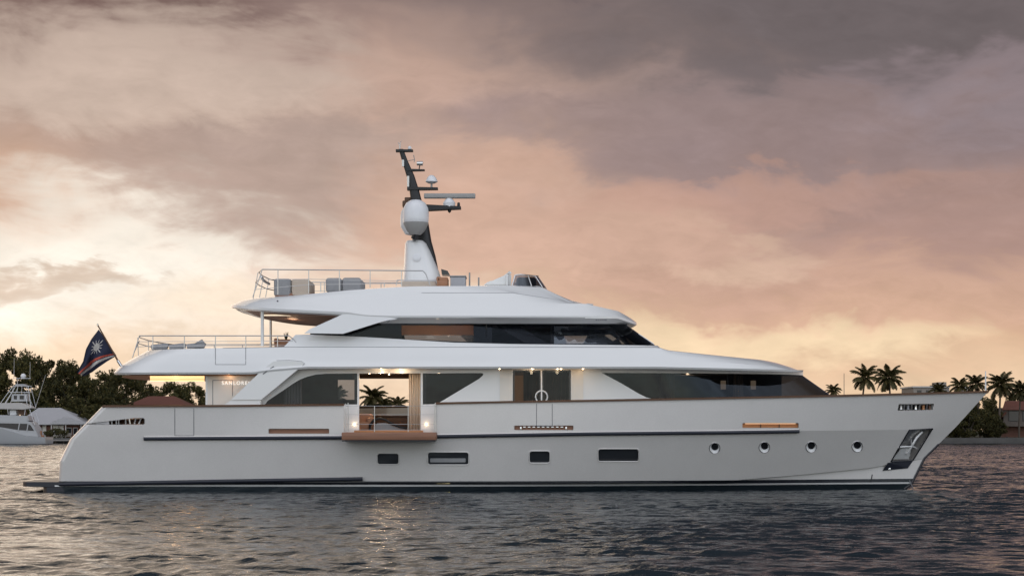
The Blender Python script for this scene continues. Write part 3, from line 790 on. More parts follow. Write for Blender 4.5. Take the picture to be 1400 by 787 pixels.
# aft side door seam and the raised name on the bulkhead
bm = bmesh.new()
for a, b in (((291, 553), (291, 519.5)), ((291, 519.5), (318, 519.5)), ((318, 519.5), (318, 541))):
    add_tube(bm, [on_surface(*a, mainY) - Vector((0, .012, 0)), on_surface(*b, mainY) - Vector((0, .012, 0))], .012, 6)
obj('door_seam', bm, M['seam'], yacht)
def text(name, body, size, loc, rot, m, parent, ext=.012):
    cu = bpy.data.curves.new('t', 'FONT'); cu.body = body; cu.size = size; cu.extrude = ext; cu.space_character = 1.25
    o = bpy.data.objects.new('t', cu); COL.objects.link(o); bpy.context.view_layer.update()
    me = bpy.data.meshes.new_from_object(o.evaluated_get(bpy.context.evaluated_depsgraph_get())); bpy.data.objects.remove(o); bpy.data.curves.remove(cu)
    me.transform(Matrix.Translation(Vector(loc) - ORG[parent.name]) @ Matrix.Rotation(rot, 4, 'Z') @ Matrix.Rotation(R(90), 4, 'X'))
    me.materials.append(m); ob = bpy.data.objects.new(name, me); ob.parent = parent; COL.objects.link(ob); ORG[ob.name] = ORG[parent.name]
    return ob
obj('aft_side_panel', panel([(284, 512), (350, 512), (350, 553), (284, 553)], [], lambda x, z: mainY(x, z) - .012, .006, 14), M['cream'], yacht, smooth=20)
text('name_lettering', 'SANLORENZO', .185, P(303, 525.6, WALLY - .03), 0, emit('backlit_letter', (1, .95, .88), .55), yacht)
obj('door_handle', tube([P(312, 550, .5), P(314, 548.3, .5), P(320, 548, .5)], .02, 8), M['chrome'], yacht)

# ------------------------------------------------------------------ upper deck slab with its deep white fascia
AX, AL = X(157, 3.0), 1.9
def up(pa, pf, B, prof, la=2.2, lf=6.5): return mkrow(Plan(X(pa, 2.6), X(pf, YC), B, la=la, pa=2.6, lf=lf, pf=2.1), prof, 150)
lowz = [(157, 512), (345, 511.5), (372, 508), (420, 504), (600, 503.8), (900, 504), (1095, 508.6)]
F = [up(163, 1090, 3.55, [(x, y - .0) for x, y in lowz]), up(157, 1096, 3.74, [(x, y - .3) for x, y in lowz]), up(156, 1097, 3.78, [(x, y - 3.0) for x, y in lowz]),
     up(166, 1093, 3.68, [(157, 500), (185, 497), (300, 495), (900, 494), (1000, 496), (1060, 501), (1095, 507)]),
     up(184, 1080, 3.57, [(180, 489), (207, 485), (300, 484), (900, 484), (960, 488), (1040, 495), (1078, 501), (1093, 505)]),
     up(201, 1062, 3.45, [(190, 482), (207, 478.3), (300, 475.6), (390, 474), (900, 474.6), (912, 479), (960, 484), (1040, 492), (1062, 496)]),
     up(210, 1050, 3.30, [(190, 480.5), (207, 477.6), (300, 475.2), (390, 473.6), (900, 474), (912, 478.3), (960, 483.5), (1040, 491.5), (1062, 495)])]
upper = obj('upper_deck', loft(F, sub=3), M['gel'], yacht, smooth=22)
bm = bmesh.new()
for a, b in (((294.5, 475.5), (294.5, 498)), ((336, 475), (336, 498)), ((294.5, 498), (336, 498))):
    fy = lambda x, z: np.interp(z, [Z(510, .1), Z(495, .1), Z(484, .2), Z(474.5, .35)], [.03, .118, .228, .348])
    add_tube(bm, [on_surface(a[0], a[1] + (b[1] - a[1]) * k / 6, fy) if a[0] == b[0] else on_surface(a[0] + (b[0] - a[0]) * k / 6, a[1], fy) for k in range(7)], .010, 6)
obj('fascia_gate', bm, M['seam'], yacht)
soff = mkrow(Plan(X(166, 2.6), X(352, .6), 3.5, la=2.2, pa=2.6), Z(512.2, .05) - .012, 40)
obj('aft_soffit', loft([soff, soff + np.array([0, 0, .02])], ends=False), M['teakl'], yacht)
for yy in (1.0, 2.4, 4.4, 6.0):
    xa_, xb_ = X(205, yy), X(279, yy); zz = Z(512.2, .05) - .018
    obj('ceiling_strip', box((xa_, yy, zz - .02), (xb_, yy + .10, zz)), M['strip'], yacht)
for px in (521,): pass
for px, yy in ((521, .2), (728, .25), (762, .25), (767, .25), (797, .25), (683, .25), (500, 2), (540, 2), (560, 4.0), (505, 5.0), (532, 6.0), (430, 2.2), (640, 2.0)):
    zz = SOF - .006
    l = obj('downlight', lathe([(0, 0), (.028, 0), (.028, -.015), (.016, -.02), (0, -.02)], (X(px, yy), yy, zz), 14), M['lamp'], yacht)
def lamp(px, yy, z, power, parent, r=.06, col=(1, .70, .42), spot=None):
    d = bpy.data.lights.new('lamp', 'SPOT' if spot else 'POINT'); d.energy = power; d.color = col; d.shadow_soft_size = r
    if spot: d.spot_size = R(spot); d.spot_blend = .6
    o = bpy.data.objects.new('lamp', d); COL.objects.link(o); o.location = Vector((X(px, yy), yy, z)) - yacht.location; o.parent = yacht
for px, yy, pw in ((521, .25, 5), (728, .3, 4), (765, .3, 3), (797, .3, 2)): lamp(px, yy, SOF - .10, pw, yacht)
for px, yy, pw in ((420, 2.6, 4), (520, 3.2, 22), (600, 3.0, 5), (718, 2.2, 9)): lamp(px, yy, SOF - .25, pw, yacht)
lamp(548, .35, SOF - .12, 6.0, yacht, .05)  # unseen fill lamp, added to brighten the doorway curtain
lamp(940, 3.2, SOF - .25, 8, yacht)
for px, yy in ((240, 1.9), (240, 5.2)): lamp(px, yy, Z(512, .05) - .35, 9, yacht, .15, (1, .6, .3))
lamp(312, .35, Z(514, .35), 3.0, yacht, .05, (1, .62, .34))
for px in (484.5, 583):
    c = on_surface(px, 579.5, mainY); obj('courtesy_light', lathe([(0, -.03), (.034, -.026), (.045, 0), (0, .0)], c, 16, 'Y'), M['lamp'], yacht)
    lamp(px, WALLY - .12, c.z, .7, yacht, .04)

# aft upper deck rail
def rail(name, pts, levels, posts, r=.02, parent=yacht):
    """top rail through pts (px, py, Y) with lower wires and stanchions; mirrored to port"""
    bm = bmesh.new(); top = [P(*p) for p in pts]; add_tube(bm, top, r, 8)
    for lv in levels: add_tube(bm, [P(*p) for p in lv], r * .55, 6)
    for a, b in posts: add_tube(bm, [P(*a), P(*b)], r * .9, 8)
    mirror_add(bm); return bm
y1 = .75
bm = rail('r', [(190.5, 458.8, y1), (395, 458.8, y1), (402, 464, y1), (405, 468, y1)],
          [[(188, 466.8, y1), (400, 466, y1)], [(185, 474, y1), (205, 473, y1), (396, 472, y1)]],
          [((x, 477, y1), (x, 459, y1)) for x in (209, 252, 294.5, 336, 379.5)] + [((181, 489, y1), (190.5, 458.8, y1)), ((183, 482, y1 + .5), (190.5, 466, y1 + .3))])
for py in (458.8, 466.8):
    a = P(190.5 if py < 460 else 188.3, py, y1); b = Vector((a.x - .35, YC, a.z)); c = Vector((a.x, 2 * YC - y1, a.z)); add_tube(bm, [a, Vector((a.x - .25, 2, a.z)), b, Vector((a.x - .25, 5.6, a.z)), c], .02, 8)
for yy in (2.0, 3.8, 5.6): add_tube(bm, [(X(181, 1), yy, Z(489, 1)), (X(189, 1) - .25, yy, Z(458.8, y1))], .016, 6)
obj('aft_deck_railing', bm, M['steel'], yacht)
obj('support_post', tube([P(358.6, 473, .75), P(358.6, 423, .75)], .06, 14), M['gel'], yacht)
obj('support_post', tube([(X(370, 6.7), 6.7, Z(474, 6.7) - .3), (X(370, 6.7), 6.7, Z(436, 6.7))], .05, 14), M['steel'], yacht)

# ------------------------------------------------------------------ upper house: white base, black glass band, raked windscreen
UB = 2.95
def uh(pf, prof, off=0.0, pa=424): return mkrow(Plan(X(pa, .85), X(pf, YC), UB - off, lf=7.5, pf=2.0), prof, 140, .55)
glow = [(380, 458), (421, 457), (500, 460.5), (620, 468), (700, 470), (890, 472), (900, 472)]
gtop = [(421, 454.2), (469, 454), (517, 441.2), (845, 441.8), (900, 441.8)]
obj('upper_house', loft([mkrow(Plan(X(386, .7), X(905, YC), UB + .14, lf=7.5, pf=2.0), [(380, 476), (920, 477)], 140, .55), mkrow(Plan(X(404, .8), X(899, YC), UB + .06, lf=7.5, pf=2.0), glow, 140, .55)], False, False), M['gel'], yacht, smooth=50)
G0, G1 = uh(897, [(x, y + .6) for x, y in glow]), uh(852, [(x, y - 1.5) for x, y in gtop])
wb = obj('window_band', loft([G0, G1], False, False), [M['tint2'], M['tint4']], yacht, smooth=50)
for f in wb.data.polygons:
    if f.center.x > X(851, 1.6): f.material_index = 1
def bandY(x, z):
    b0, b1 = np.interp(x, G0[:, 0], G0[:, 1]), np.interp(x, G1[:, 0], G1[:, 1]); z0, z1 = np.interp(x, G0[:, 0], G0[:, 2]), np.interp(x, G1[:, 0], G1[:, 2])
    k = min(max((z - z0) / max(z1 - z0, .01), 0), 1); return YC - (b0 + (b1 - b0) * k) + .035
BW = [[(549, 444.5), (647.5, 444.5), (647.5, 467.2), (549, 463.6)], [(672.5, 444.5), (678, 444.5), (718, 468.8), (672.5, 468)], [(712, 447), (753, 446.5), (753, 469.6), (750, 469.6)], [(757.5, 446), (834, 446), (857, 470), (757.5, 470)]]
outb = [(424, 457), (424, 454.6), (469, 454.4), (517, 440.5), (842, 440.5), (862, 472), (700, 470.6), (620, 468.6), (500, 461)]
obj('window_pillars', panel(outb, BW, bandY, .03, 12), M['black'], yacht, smooth=20)
obj('pilot_window', panel(BW[3], [], lambda x, z: bandY(x, z) - .05, 0, 14), M['pilot'], yacht)
PBW = [[(552, 457), (628, 457.5), (640, 468), (640, 474), (556, 470)], [(771, 459), (803, 459), (797, 469.5), (775, 469.5)], [(826, 458), (834, 457), (843, 463), (838, 466)]]
obj('window_pillars', panel([(460, 461), (505, 450), (838, 450), (852, 474), (700, 476), (560, 472)], PBW, lambda x, z: 2 * YC - bandY(x, z), -.03, 12), M['black'], yacht, smooth=20)
obj('upper_aft_bulkhead', box((X(500, .9), .95, Z(476, .9)), (X(500, .9) + .05, 2 * YC - .95, Z(438, .9))), M['dark'], yacht)
obj('upper_cabin_floor', box((X(500, .9), 1.0, Z(474, .9) - .25), (X(850, .9), 2 * YC - 1.0, Z(474, .9) - .2)), M['dark'], yacht)
obj('upper_bulkhead', box((X(664, .9), .95, Z(476, .9)), (X(664, .9) + .05, 2 * YC - .95, Z(438, .9))), M['dark'], yacht)
bl = obj('roller_blind', box((X(548, 1.05), 1.02, Z(458, 1.05)), (X(648, 1.05), 1.04, Z(443.5, 1.05))), M['blind'], yacht)
obj('window_sill_ledge', box((X(548, 1.2), 1.1, Z(474, 1.2) - .1), (X(634, 1.2), 1.7, Z(466.5, 1.2)), .03), M['cream'], yacht)
lamp(575, 2.6, Z(452, 2), 22, yacht, .15, (1, .82, .66)); lamp(622, 2.6, Z(452, 2), 22, yacht, .15, (1, .82, .66))  # unseen lamps added to backlight the roller blind evenly
lamp(600, 3.0, Z(444, 2), 30, yacht, .1, (1, .72, .5))
lamp(598, .99, Z(460, 1), .8, yacht, .05, (1, .72, .5))  # unseen lamp added to brighten the outer face of the blind
obj('helm_console', box((X(795, 3), 2.2, Z(474, 3)), (X(838, 3), 5.4, Z(468.5, 2)), .08), M['dark'], yacht)
bm = bmesh.new()
for yy in (2.6, 3.3, 4.3, 5.0): add_tube(bm, [(X(893, 3), yy, Z(472.3, YC)), (X(872, 3), yy, Z(458.5, YC))], .016, 6)
obj('wiper', bm, M['gel'], yacht)

# ------------------------------------------------------------------ roof and flybridge
def rf(pa, pf, B, prof, la=2.6, lf=6.5, pa_=2.4): return mkrow(Plan(X(pa, 2.6), X(pf, YC), B, la=la, pa=pa_, lf=lf, pf=2.2), prof, 150)
lo_ = [(320, 421.5), (345, 424), (380, 426.5), (474, 431), (500, 435), (530, 436), (845, 436.5), (870, 445)]
Rr = [rf(331, 862, 3.15, [(320, 422.6), (345, 425.4), (380, 428), (474, 432.8), (500, 438), (520, 441.8), (880, 442.2)], 2.4), rf(320, 868, 3.38, [(x, y + .8) for x, y in lo_]), rf(312, 870.5, 3.5, [(x, y - 1.2) for x, y in lo_]), rf(313, 870, 3.52, [(x, y - 4.5) for x, y in lo_]),
      rf(318, 862, 3.24, [(320, 415), (345, 413), (400, 413), (480, 414), (560, 414), (800, 415), (845, 425), (868, 438)]),
      rf(327, 845, 3.05, [(320, 412), (345, 409), (400, 406.5), (480, 402), (560, 400), (700, 400), (765, 410), (800, 419), (845, 431)]),
      rf(342, 792, 2.9, [(320, 410), (345, 407.5), (400, 404), (480, 396.5), (560, 391.5), (620, 391), (700, 390.6), (742, 393), (765, 405), (785, 413)]),
      rf(350, 770, 2.6, [(320, 410), (345, 407.3), (400, 403.8), (480, 396), (560, 391), (620, 390.4), (700, 389.8), (738, 391), (752, 398), (770, 408)])]
obj('flybridge_roof', loft(Rr, sub=3), M['gel'], yacht, smooth=22)
fin = [(416, 455.2), (423, 450), (468, 429.5), (474, 427.6), (505, 430), (532, 434), (544, 436.2), (530, 437.6), (517, 441), (469, 456)]
bm = panel(fin, [], lambda x, z: YC - 3.5 + .0 - .22 * max(0, Z(432, .3) - z), .12, 14)
both('roof_wing', bm, M['gel'], yacht, smooth=20)
so = mkrow(Plan(X(333, 2.6), X(492, 1), 3.30, la=2.4, pa=2.4), [(320, 422.2), (345, 425), (380, 427.6), (474, 432.3), (520, 439)], 50)
so[:, 2] -= .03
obj('roof_soffit', loft([so, so + np.array([0, 0, .02])]), M['teak'], yacht)
s0 = P(360, 425, 1.2)
obj('ceiling_strip', box((s0.x, 1.2, s0.z - .17), (X(397, 1.2), 1.34, s0.z - .13)), emit('cream_strip', (1, .8, .55), .9), yacht)
lamp(400, 3.6, Z(437, 3), 10, yacht, .2, (1, .6, .36))
obj('brow_groove', tube([on_surface(x, 434.3 + (8 if x == 528 else 2.5 if x == 534 else 0), lambda x, z: .305) for x in (528, 534, 545, 640, 740, 800)], .012, 6), M['seam'], yacht)
_rr = Rr[5]; _px = CX + S * _rr[:, 0] * D / (D + YC - _rr[:, 1]); _i = [i for i in range(len(_rr)) if 575 < _px[i] < 770]
obj('panel_joint', tube([(_rr[i][0], YC - _rr[i][1] - .004, _rr[i][2]) for i in _i], .009, 6), M['joint'], yacht)
_rr = F[-2]; _px = CX + S * _rr[:, 0] * D / (D + YC - _rr[:, 1]); _i = [i for i in range(len(_rr)) if 300 < _px[i] < 905]
obj('panel_joint', tube([(_rr[i][0], YC - _rr[i][1] - .004, _rr[i][2]) for i in _i], .010, 6), M['joint'], yacht)
# small dark badge on the brow, illegible at this distance
bm = bmesh.new()
for k in range(6): add_box(bm, P(814 + k * 2.6, 438.6, 1.0) + Vector((0, -.26, 0)), P(815.9 + k * 2.6, 437.2, 1.0) + Vector((0, -.22, 0)))
obj('badge', bm, M['seam'], yacht)
y2 = 1.25
bm = rail('r', [(358.5, 368.2, y2), (578, 370, y2), (582, 374, y2), (588, 389.5, y2)],
          [[(353, 382, y2), (420, 381.5, y2), (545, 384, y2)], [(350, 395.5, y2), (422, 389, y2), (550, 387.5, y2)]],
          [((380, 402.5, y2), (380, 368.5, y2)), ((422, 401, y2), (422, 368.5, y2)), ((464, 397, y2), (464, 369, y2)), ((506, 393, y2), (506, 369.3, y2)), ((549, 391, y2), (549, 369.6, y2)), ((345.5, 406, y2), (358.5, 368.2, y2)),
           ((438.5, 399, y2), (438.5, 386, y2)), ((525.5, 392, y2), (525.5, 386, y2)), ((541.5, 390, y2), (543, 382.5, y2))])
for py, px in ((368.2, 358.5), (382, 354)):
    a = P(px, py, y2); add_tube(bm, [a, Vector((a.x - .3, 2.4, a.z)), Vector((a.x - .36, YC, a.z)), Vector((a.x - .3, 5.2, a.z)), Vector((a.x, 2 * YC - y2, a.z))], .02, 8)
for yy in (2.4, 3.8, 5.2): add_tube(bm, [(X(346, 1.2) - .2, yy, Z(407, 1.2)), (X(358.5, y2) - .33, yy, Z(368.2, y2))], .016, 6)
add_tube(bm, [P(357, 378, y2), P(361, 384, y2 + .4), P(368, 388, y2 + 1.2)], .05, 8)
obj('flybridge_railing', bm, M['steel'], yacht)
# rail by the mast foot, poles, helm fairing and windscreen
bm = bmesh.new(); y3 = 2.2
add_tube(bm, [P(541.5, 390, y3), P(543, 383, y3), P(597, 383.5, y3), P(597, 388, y3)], .02, 8)
obj('grab_rail', bm, M['steel'], yacht)
for px, t_ in ((642, 372.5), (654.5, 379)): obj('pole', tube([P(px, 391, 3), P(px, t_, 3)], .03, 8), M['greyplastic'], yacht)
bm = prism([P(660, 390.5, 2.6), P(668, 384, 2.6), P(680, 382.5, 2.6), P(688, 377, 2.6), P(694, 372.5, 2.6), P(699, 373.5, 2.6), P(699, 390.5, 2.6)], (0, 2.6, 0))
bmesh.ops.bevel(bm, geom=bm.edges[:], offset=.05, segments=2, affect='EDGES')
obj('helm_fairing', bm, M['gel'], yacht)
obj('windscreen_frame', tube([P(693.5, 391, 2.5), P(693.5, 375, 2.5), P(696.5, 371.8, 2.5), P(698.5, 374, 2.5)], .05, 10), M['gel'], yacht)
ws0 = mkrow(Plan(X(700, 2.2), X(748, YC), 1.75, lf=1.1, pf=2.0), Z(390.5, 2.2), 50); ws1 = mkrow(Plan(X(704, 2.2), X(736, YC), 1.6, lf=.9, pf=2.0), [(690, 377), (703, 376), (712, 375), (730, 377), (745, 378)], 50)
obj('flybridge_windscreen', loft([ws0, ws1], False, False), M['perspex'], yacht)
bm = bmesh.new()
for j in range(0, 50): pass
for sgn in (-1, 1):
    add_tube(bm, [(p[0], YC + sgn * p[1], p[2]) for p in ws1], .025, 6)
    for j in (0, 26, 38): add_tube(bm, [(ws0[j][0], YC + sgn * ws0[j][1], ws0[j][2]), (ws1[j][0], YC + sgn * ws1[j][1], ws1[j][2])], .022, 6)
obj('windscreen_trim', bm, M['chrome'], yacht)
obj('helm_pod', box((X(706, 3), 2.75, Z(391, 3)), (X(733, 3), 4.9, Z(379.5, 3)), .1), M['dark'], yacht)
obj('horn_speaker', lathe([(0, -.05), (.06, -.05), (.07, .03), (.03, .09), (0, .09)], P(596.5, 394.5, 1.2), 14), M['seam'], yacht)
obj('deck_cleat', tube([P(800, 417, 3.4), P(803, 415.5, 3.4), P(811, 416.5, 3.4)], .03, 8), M['steel'], yacht)
obj('nav_light', lathe([(0, -.03), (.03, -.03), (.03, .03), (0, .03)], P(379.5, 411.5, .37), 10, 'Y'), M['seam'], yacht)

# ------------------------------------------------------------------ mast
MY = YC
fn = thing
base = bmesh.new()
def section(py, xa, xb, w):
    za = Z(py, MY); a, b = X(xa, MY), X(xb, MY); c, rx = (a + b) / 2, (b - a) / 2
    return [Vector((c + rx * (abs(math.cos(t)) ** .7) * (1 if math.cos(t) >= 0 else -1), MY + w * (abs(math.sin(t)) ** .7) * (1 if math.sin(t) >= 0 else -1), za)) for t in np.linspace(0, 2 * math.pi, 29)[:-1]]
def stack(secs):
    bm = bmesh.new(); V = [[bm.verts.new(p) for p in s] for s in secs]; n = len(secs[0])
    for i in range(len(V) - 1):
        for k in range(n): bm.faces.new((V[i][k], V[i][(k + 1) % n], V[i + 1][(k + 1) % n], V[i + 1][k]))
    bm.faces.new(V[0]); bm.faces.new(V[-1][::-1]); return bm
mb = obj('mast_base', stack([section(392, 549.5, 605, .95), section(384, 551, 604, .92), section(372, 552, 601, .85), section(358, 553, 595, .78), section(344, 553.6, 589, .72), section(334, 554, 584, .68), section(330.5, 556, 580, .6)]), M['gel'], yacht)
c = P(569.5, 352, MY - .80)
obj('mast_porthole', lathe([(0, -.03), (.12, -.035), (.15, -.02), (.15, .05), (0, .05)], c, 24, 'Y'), M['dome'], mb)
obj('step_panel', prism([P(550, 384.5, 2.75), P(595, 384.5, 2.75), P(597, 390.5, 2.75), P(549.5, 390.5, 2.75)], (0, .05, 0)), M['creamcover'], mb)
obj('mast_vent', prism([P(603, 367.5, 3.5), P(612, 370, 3.5), P(615, 375.5, 3.5), P(604, 375, 3.5)], (0, .7, 0)), M['black'], mb)
mast = obj('mast', stack([section(372, 580, 600, .25), section(350, 578, 595.5, .30), section(330, 568, 590, .3), section(300, 564, 585, .26), section(284, 563, 579, .2), section(262, 560, 573.5, .15), section(240, 555.5, 566.5, .12), section(220, 549.5, 557.5, .09), section(204, 545, 551.5, .07)]), M['mast'], yacht)
def spreader(x0, x1, y, t0, t1, w=.2):
    bm = prism([P(x0, y - t0 / 2, MY - w), P(x1, y - t1 / 2, MY - w * .6), P(x1, y + t1 / 2, MY - w * .6), P(x0, y + t0 / 2, MY - w)], (0, 2 * w * .8, 0)); return bm
for s_ in ((541, 564.5, 205.6, 3.2, 2.6, .15), (556, 580.5, 232.2, 3.2, 1.6, .15), (556.5, 598.5, 257.3, 4.2, 2.6, .2), (580, 630, 283.2, 8.0, 2.8, .3)): obj('spreader', spreader(*s_), M['mast'], mast)
obj('masthead_light', lathe([(0, 0), (.07, 0), (.07, .06), (.04, .11), (0, .12)], P(560, 204, MY), 14), M['dome'], mast)
obj('anemometer', add_tube(tube([P(546, 204, MY), P(546, 197, MY), P(544.5, 195, MY)], .018, 6), [P(547.5, 203, MY), P(547.5, 194, MY), P(549, 193, MY)], .012, 6), M['steel'], mast)
bm = tube([P(553, 221, MY), P(566, 218.3, MY)], .012, 6); add_tube(bm, [P(565.5, 212, MY), P(567, 219.5, MY), P(566, 222, MY)], .016, 6)
obj('wind_vane', bm, M['greyplastic'], mast)
obj('floodlight', lathe([(0, -.13), (.075, -.13), (.085, .1), (0, .12)], P(574.5, 223.5, MY), 14, 'X'), M['chrome'], mast)
obj('floodlight_bracket', tube([P(573, 231, MY), P(574, 226, MY)], .02, 6), M['mast'], mast)
obj('air_horn', lathe([(0, -.14), (.05, -.13), (.05, .12), (0, .14)], P(551, 223, MY - .1), 10), M['steel'], mast)
bm = lathe([(0, -.25), (.045, -.24), (.055, .2), (0, .24)], P(558, 248, MY - .15), 10)
obj('air_horn', bm, M['steel'], mast)
obj('camera_cluster', add_box(box(P(550, 283, MY + .1), P(558, 276, MY + .5), .04), P(553, 277, MY + .1), P(564, 271, MY + .4), .03), M['walnut'], mast)
gd = obj('satellite_dome', lathe([(0, -.09), (.12, -.08), (.235, -.02), (.235, .0), (.17, .14), (.09, .22), (0, .245)], P(590, 248, MY), 26), M['dome'], yacht)
obj('dome_stalk', tube([P(590, 256, MY), P(590, 250.5, MY)], .04, 10), M['greyplastic'], gd)
rd = obj('radar', box(P(579.5, 270.6, MY - .12), P(650, 265.4, MY + .12), .03), M['greyplastic'], yacht)
obj('radar_pedestal', lathe([(0, -.26), (.22, -.26), (.24, -.1), (.16, .02), (.08, .1), (0, .11)], P(614, 274, MY), 22), M['dome'], rd)
obj('radar_foot', add_lathe(lathe([(0, -.15), (.06, -.1), (.08, 0), (0, 0)], P(614.5, 286, MY), 12), [(0, 0), (.06, 0), (.05, .12), (0, .14)], P(627, 281.5, MY), 10), M['mast'], rd)
rr_ = .49
d = obj('satellite_dome', lathe([(0, -.52), (.34, -.45), (rr_ * .98, -.12), (rr_, 0), (rr_, .22), (.46, .42), (.36, .60), (.2, .70), (0, .735)], P(568.5, 299.3, MY - 1.0), 36), M['dome'], yacht)
obj('dome_base', lathe([(0, -.52), (.20, -.50), (.34, -.36), (.47, -.10), (.47, 0), (0, 0)], P(568.5, 302.6, MY - 1.0), 36), M['greyplastic'], d)
d2 = obj('satellite_dome', lathe([(0, -.52), (.30, -.45), (rr_ * .98, -.16), (rr_, 0), (rr_, .22), (.46, .42), (.36, .60), (.2, .70), (0, .735)], P(564.5, 304.5, MY + 1.0), 36), M['dome'], yacht)
bm = tube([P(566, 326, MY - .9), P(569, 318, MY - 1.0)], .13, 12); add_tube(bm, [P(566, 330, MY - .3), P(567, 324, MY - .95)], .09, 10)
add_box(bm, P(562, 316.5, MY - 1.2), P(574, 312.5, MY - .8), .03)
obj('dome_bracket', bm, M['black'], yacht)
obj('dome_fitting', box(P(564, 314.5, MY - 1.28), P(573, 312.6, MY - 1.22), .01), M['chrome'], yacht)

# ------------------------------------------------------------------ loose things aboard
def ensign():
    t = thing('ensign_flag', 'blue flag with white star and orange and white stripes at the yacht stern', 'flag', P(163, 496, 2.2))
    Yf = 2.2
    st = obj('flagstaff', tube([P(163.5, 497, Yf), P(133.5, 444, Yf)], .035, 10, .024), M['walnut'], t)
    obj('finial', lathe([(0, -.05), (.04, -.02), (.04, .02), (0, .05)], P(133.5, 443.7, Yf), 12), M['chrome'], st)
    obj('staff_socket', tube([P(165.5, 499.5, Yf), P(161, 492.5, Yf)], .055, 10), M['chrome'], st)
    top = np.array([(135, 450), (125, 463), (117.5, 477), (113.5, 494), (104.5, 509)], float); bot = np.array([(159.5, 486), (147, 493.5), (136, 501), (126, 508.5), (115, 514.5)], float)
    nu, nv = 110, 90; us = np.linspace(0, 1, nu); vs = np.linspace(0, 1, nv); kk = np.linspace(0, 1, 5)
    verts, faces, mi = [], [], []
    for u in us:
        T = [np.interp(u, kk, top[:, 0]), np.interp(u, kk, top[:, 1])]; B = [np.interp(u, kk, bot[:, 0]), np.interp(u, kk, bot[:, 1])]
        for v in vs:
            px, py = B[0] + (T[0] - B[0]) * v, B[1] + (T[1] - B[1]) * v
            y = Yf + .20 * math.sin(u * 8 + v * 5.5) * u ** .6 + .13 * math.sin(v * 13 + u * 3) * u ** .7
            verts.append(P(px, py, y))
    for i in range(nu - 1):
        for j in range(nv - 1):
            u, v = (us[i] + us[i + 1]) / 2, (vs[j] + vs[j + 1]) / 2
            k = 0
            if abs(v - (.07 + .62 * u)) < .015 + .075 * u: k = 1
            elif abs(v - (.02 + .42 * u)) < .012 + .095 * u: k = 2
            ang = math.atan2((v - .66) * 1.0, (u - .27) * 1.15); rr = math.hypot((v - .66) * 1.0, (u - .27) * 1.15)
            ray = .10 + .10 * max(0, math.cos(12 * ang)) ** 2 + (.05 if abs(math.cos(2 * ang)) > .985 else 0)
            if rr < ray: k = 2
            mi.append(k); faces.append((i * nv + j, (i + 1) * nv + j, (i + 1) * nv + j + 1, i * nv + j + 1))
    fm = [mat('flag_blue', (.013, .017, .042), .85, vary=.2), mat('flag_orange', (.45, .075, .045), .85), mat('flag_white', (.50, .47, .44), .85)]
    o = obj('cloth', (verts, faces), fm, t, smooth=80); o.data.polygons.foreach_set('material_index', mi); o.data.update()
ensign()

def cushion(name, label, cat, a, b, y0, y1, m, group=None, bev=.09, hump=0):
    lo, hi = P(a[0], a[1], y0), P(b[0], b[1], y0)
    c = Vector(((lo.x + hi.x) / 2, (y0 + y1) / 2, lo.z))
    t = thing(name, label, cat, c, group)
    return t, lo, hi
t, lo, hi = cushion('covered_sofa', 'grey covered sofa with a sand coloured right half at the aft end of the flybridge', 'sofa', (374, 405), (422.5, 380.5), 1.7, 3.6, None, 'covered sofas on the flybridge')
xm_ = lo.x + (hi.x - lo.x) * .49
obj('cover', box((lo.x, 1.7, lo.z), (xm_ - .01, 3.6, hi.z), .10, 3), M['graycover'], t)
obj('cover', box((xm_ + .01, 1.7, lo.z), (hi.x, 3.6, hi.z - .01), .10, 3), M['creamcover'], t)
obj('plinth', box((lo.x + .05, 1.72, lo.z - .25), (hi.x + .25, 3.5, lo.z + .12), .03), M['teak'], t)
t, lo, hi = cushion('covered_sofa', 'plain grey covered sofa between the sand coloured sofa and the mast on the flybridge', 'sofa', (445, 399), (493.5, 379.5), 1.8, 3.7, None, 'covered sofas on the flybridge')
xm_ = lo.x + (hi.x - lo.x) * .46
obj('cover', box((lo.x, 1.8, lo.z), (xm_ - .01, 3.7, hi.z), .10, 3), M['graycover'], t)
obj('cover', box((xm_ + .01, 1.8, lo.z), (hi.x, 3.7, hi.z + .01), .10, 3), M['graycover'], t)
def simple(name, label, cat, lo, hi, m, bev, parts=None, group=None):
    c = Vector(((lo[0] + hi[0]) / 2, (lo[1] + hi[1]) / 2, lo[2]))
    o = obj(name, box(lo, hi, bev, 3), m, origin=c); tag(o, label, cat, group); return o
a, b = P(596.5, 391.5, 2.5), P(612.5, 377.8, 2.5)
t = thing('armchair', 'brown leather armchair on the flybridge just right of the mast foot', 'armchair', ((a.x + b.x) / 2, 2.9, a.z))
obj('seat', box((a.x, 2.5, a.z), (b.x, 3.3, a.z + .25), .05), M['tan'], t); obj('backrest', box((a.x, 2.5, a.z + .2), (a.x + .16, 3.3, b.z), .05), M['tan'], t)
for yy in (2.5, 3.16): obj('armrest', box((a.x + .02, yy, a.z + .2), (b.x, yy + .14, b.z - .02), .05), M['tan'], t)
a, b = P(614.5, 392, 2.4), P(637.5, 376.5, 2.4)
t = thing('bar_cabinet', 'grey covered bar cabinet on the flybridge between brown armchair and thin pole', 'cabinet', ((a.x + b.x) / 2, 3, a.z))
cb = obj('body', box((a.x + .03, 2.4, a.z), (b.x - .03, 3.4, b.z - .05), .03), mat('cabinet_grey', (.36, .36, .38), .7), t); obj('lid', box((a.x, 2.37, b.z - .045), (b.x, 3.43, b.z), .02), M['graycover'], t)
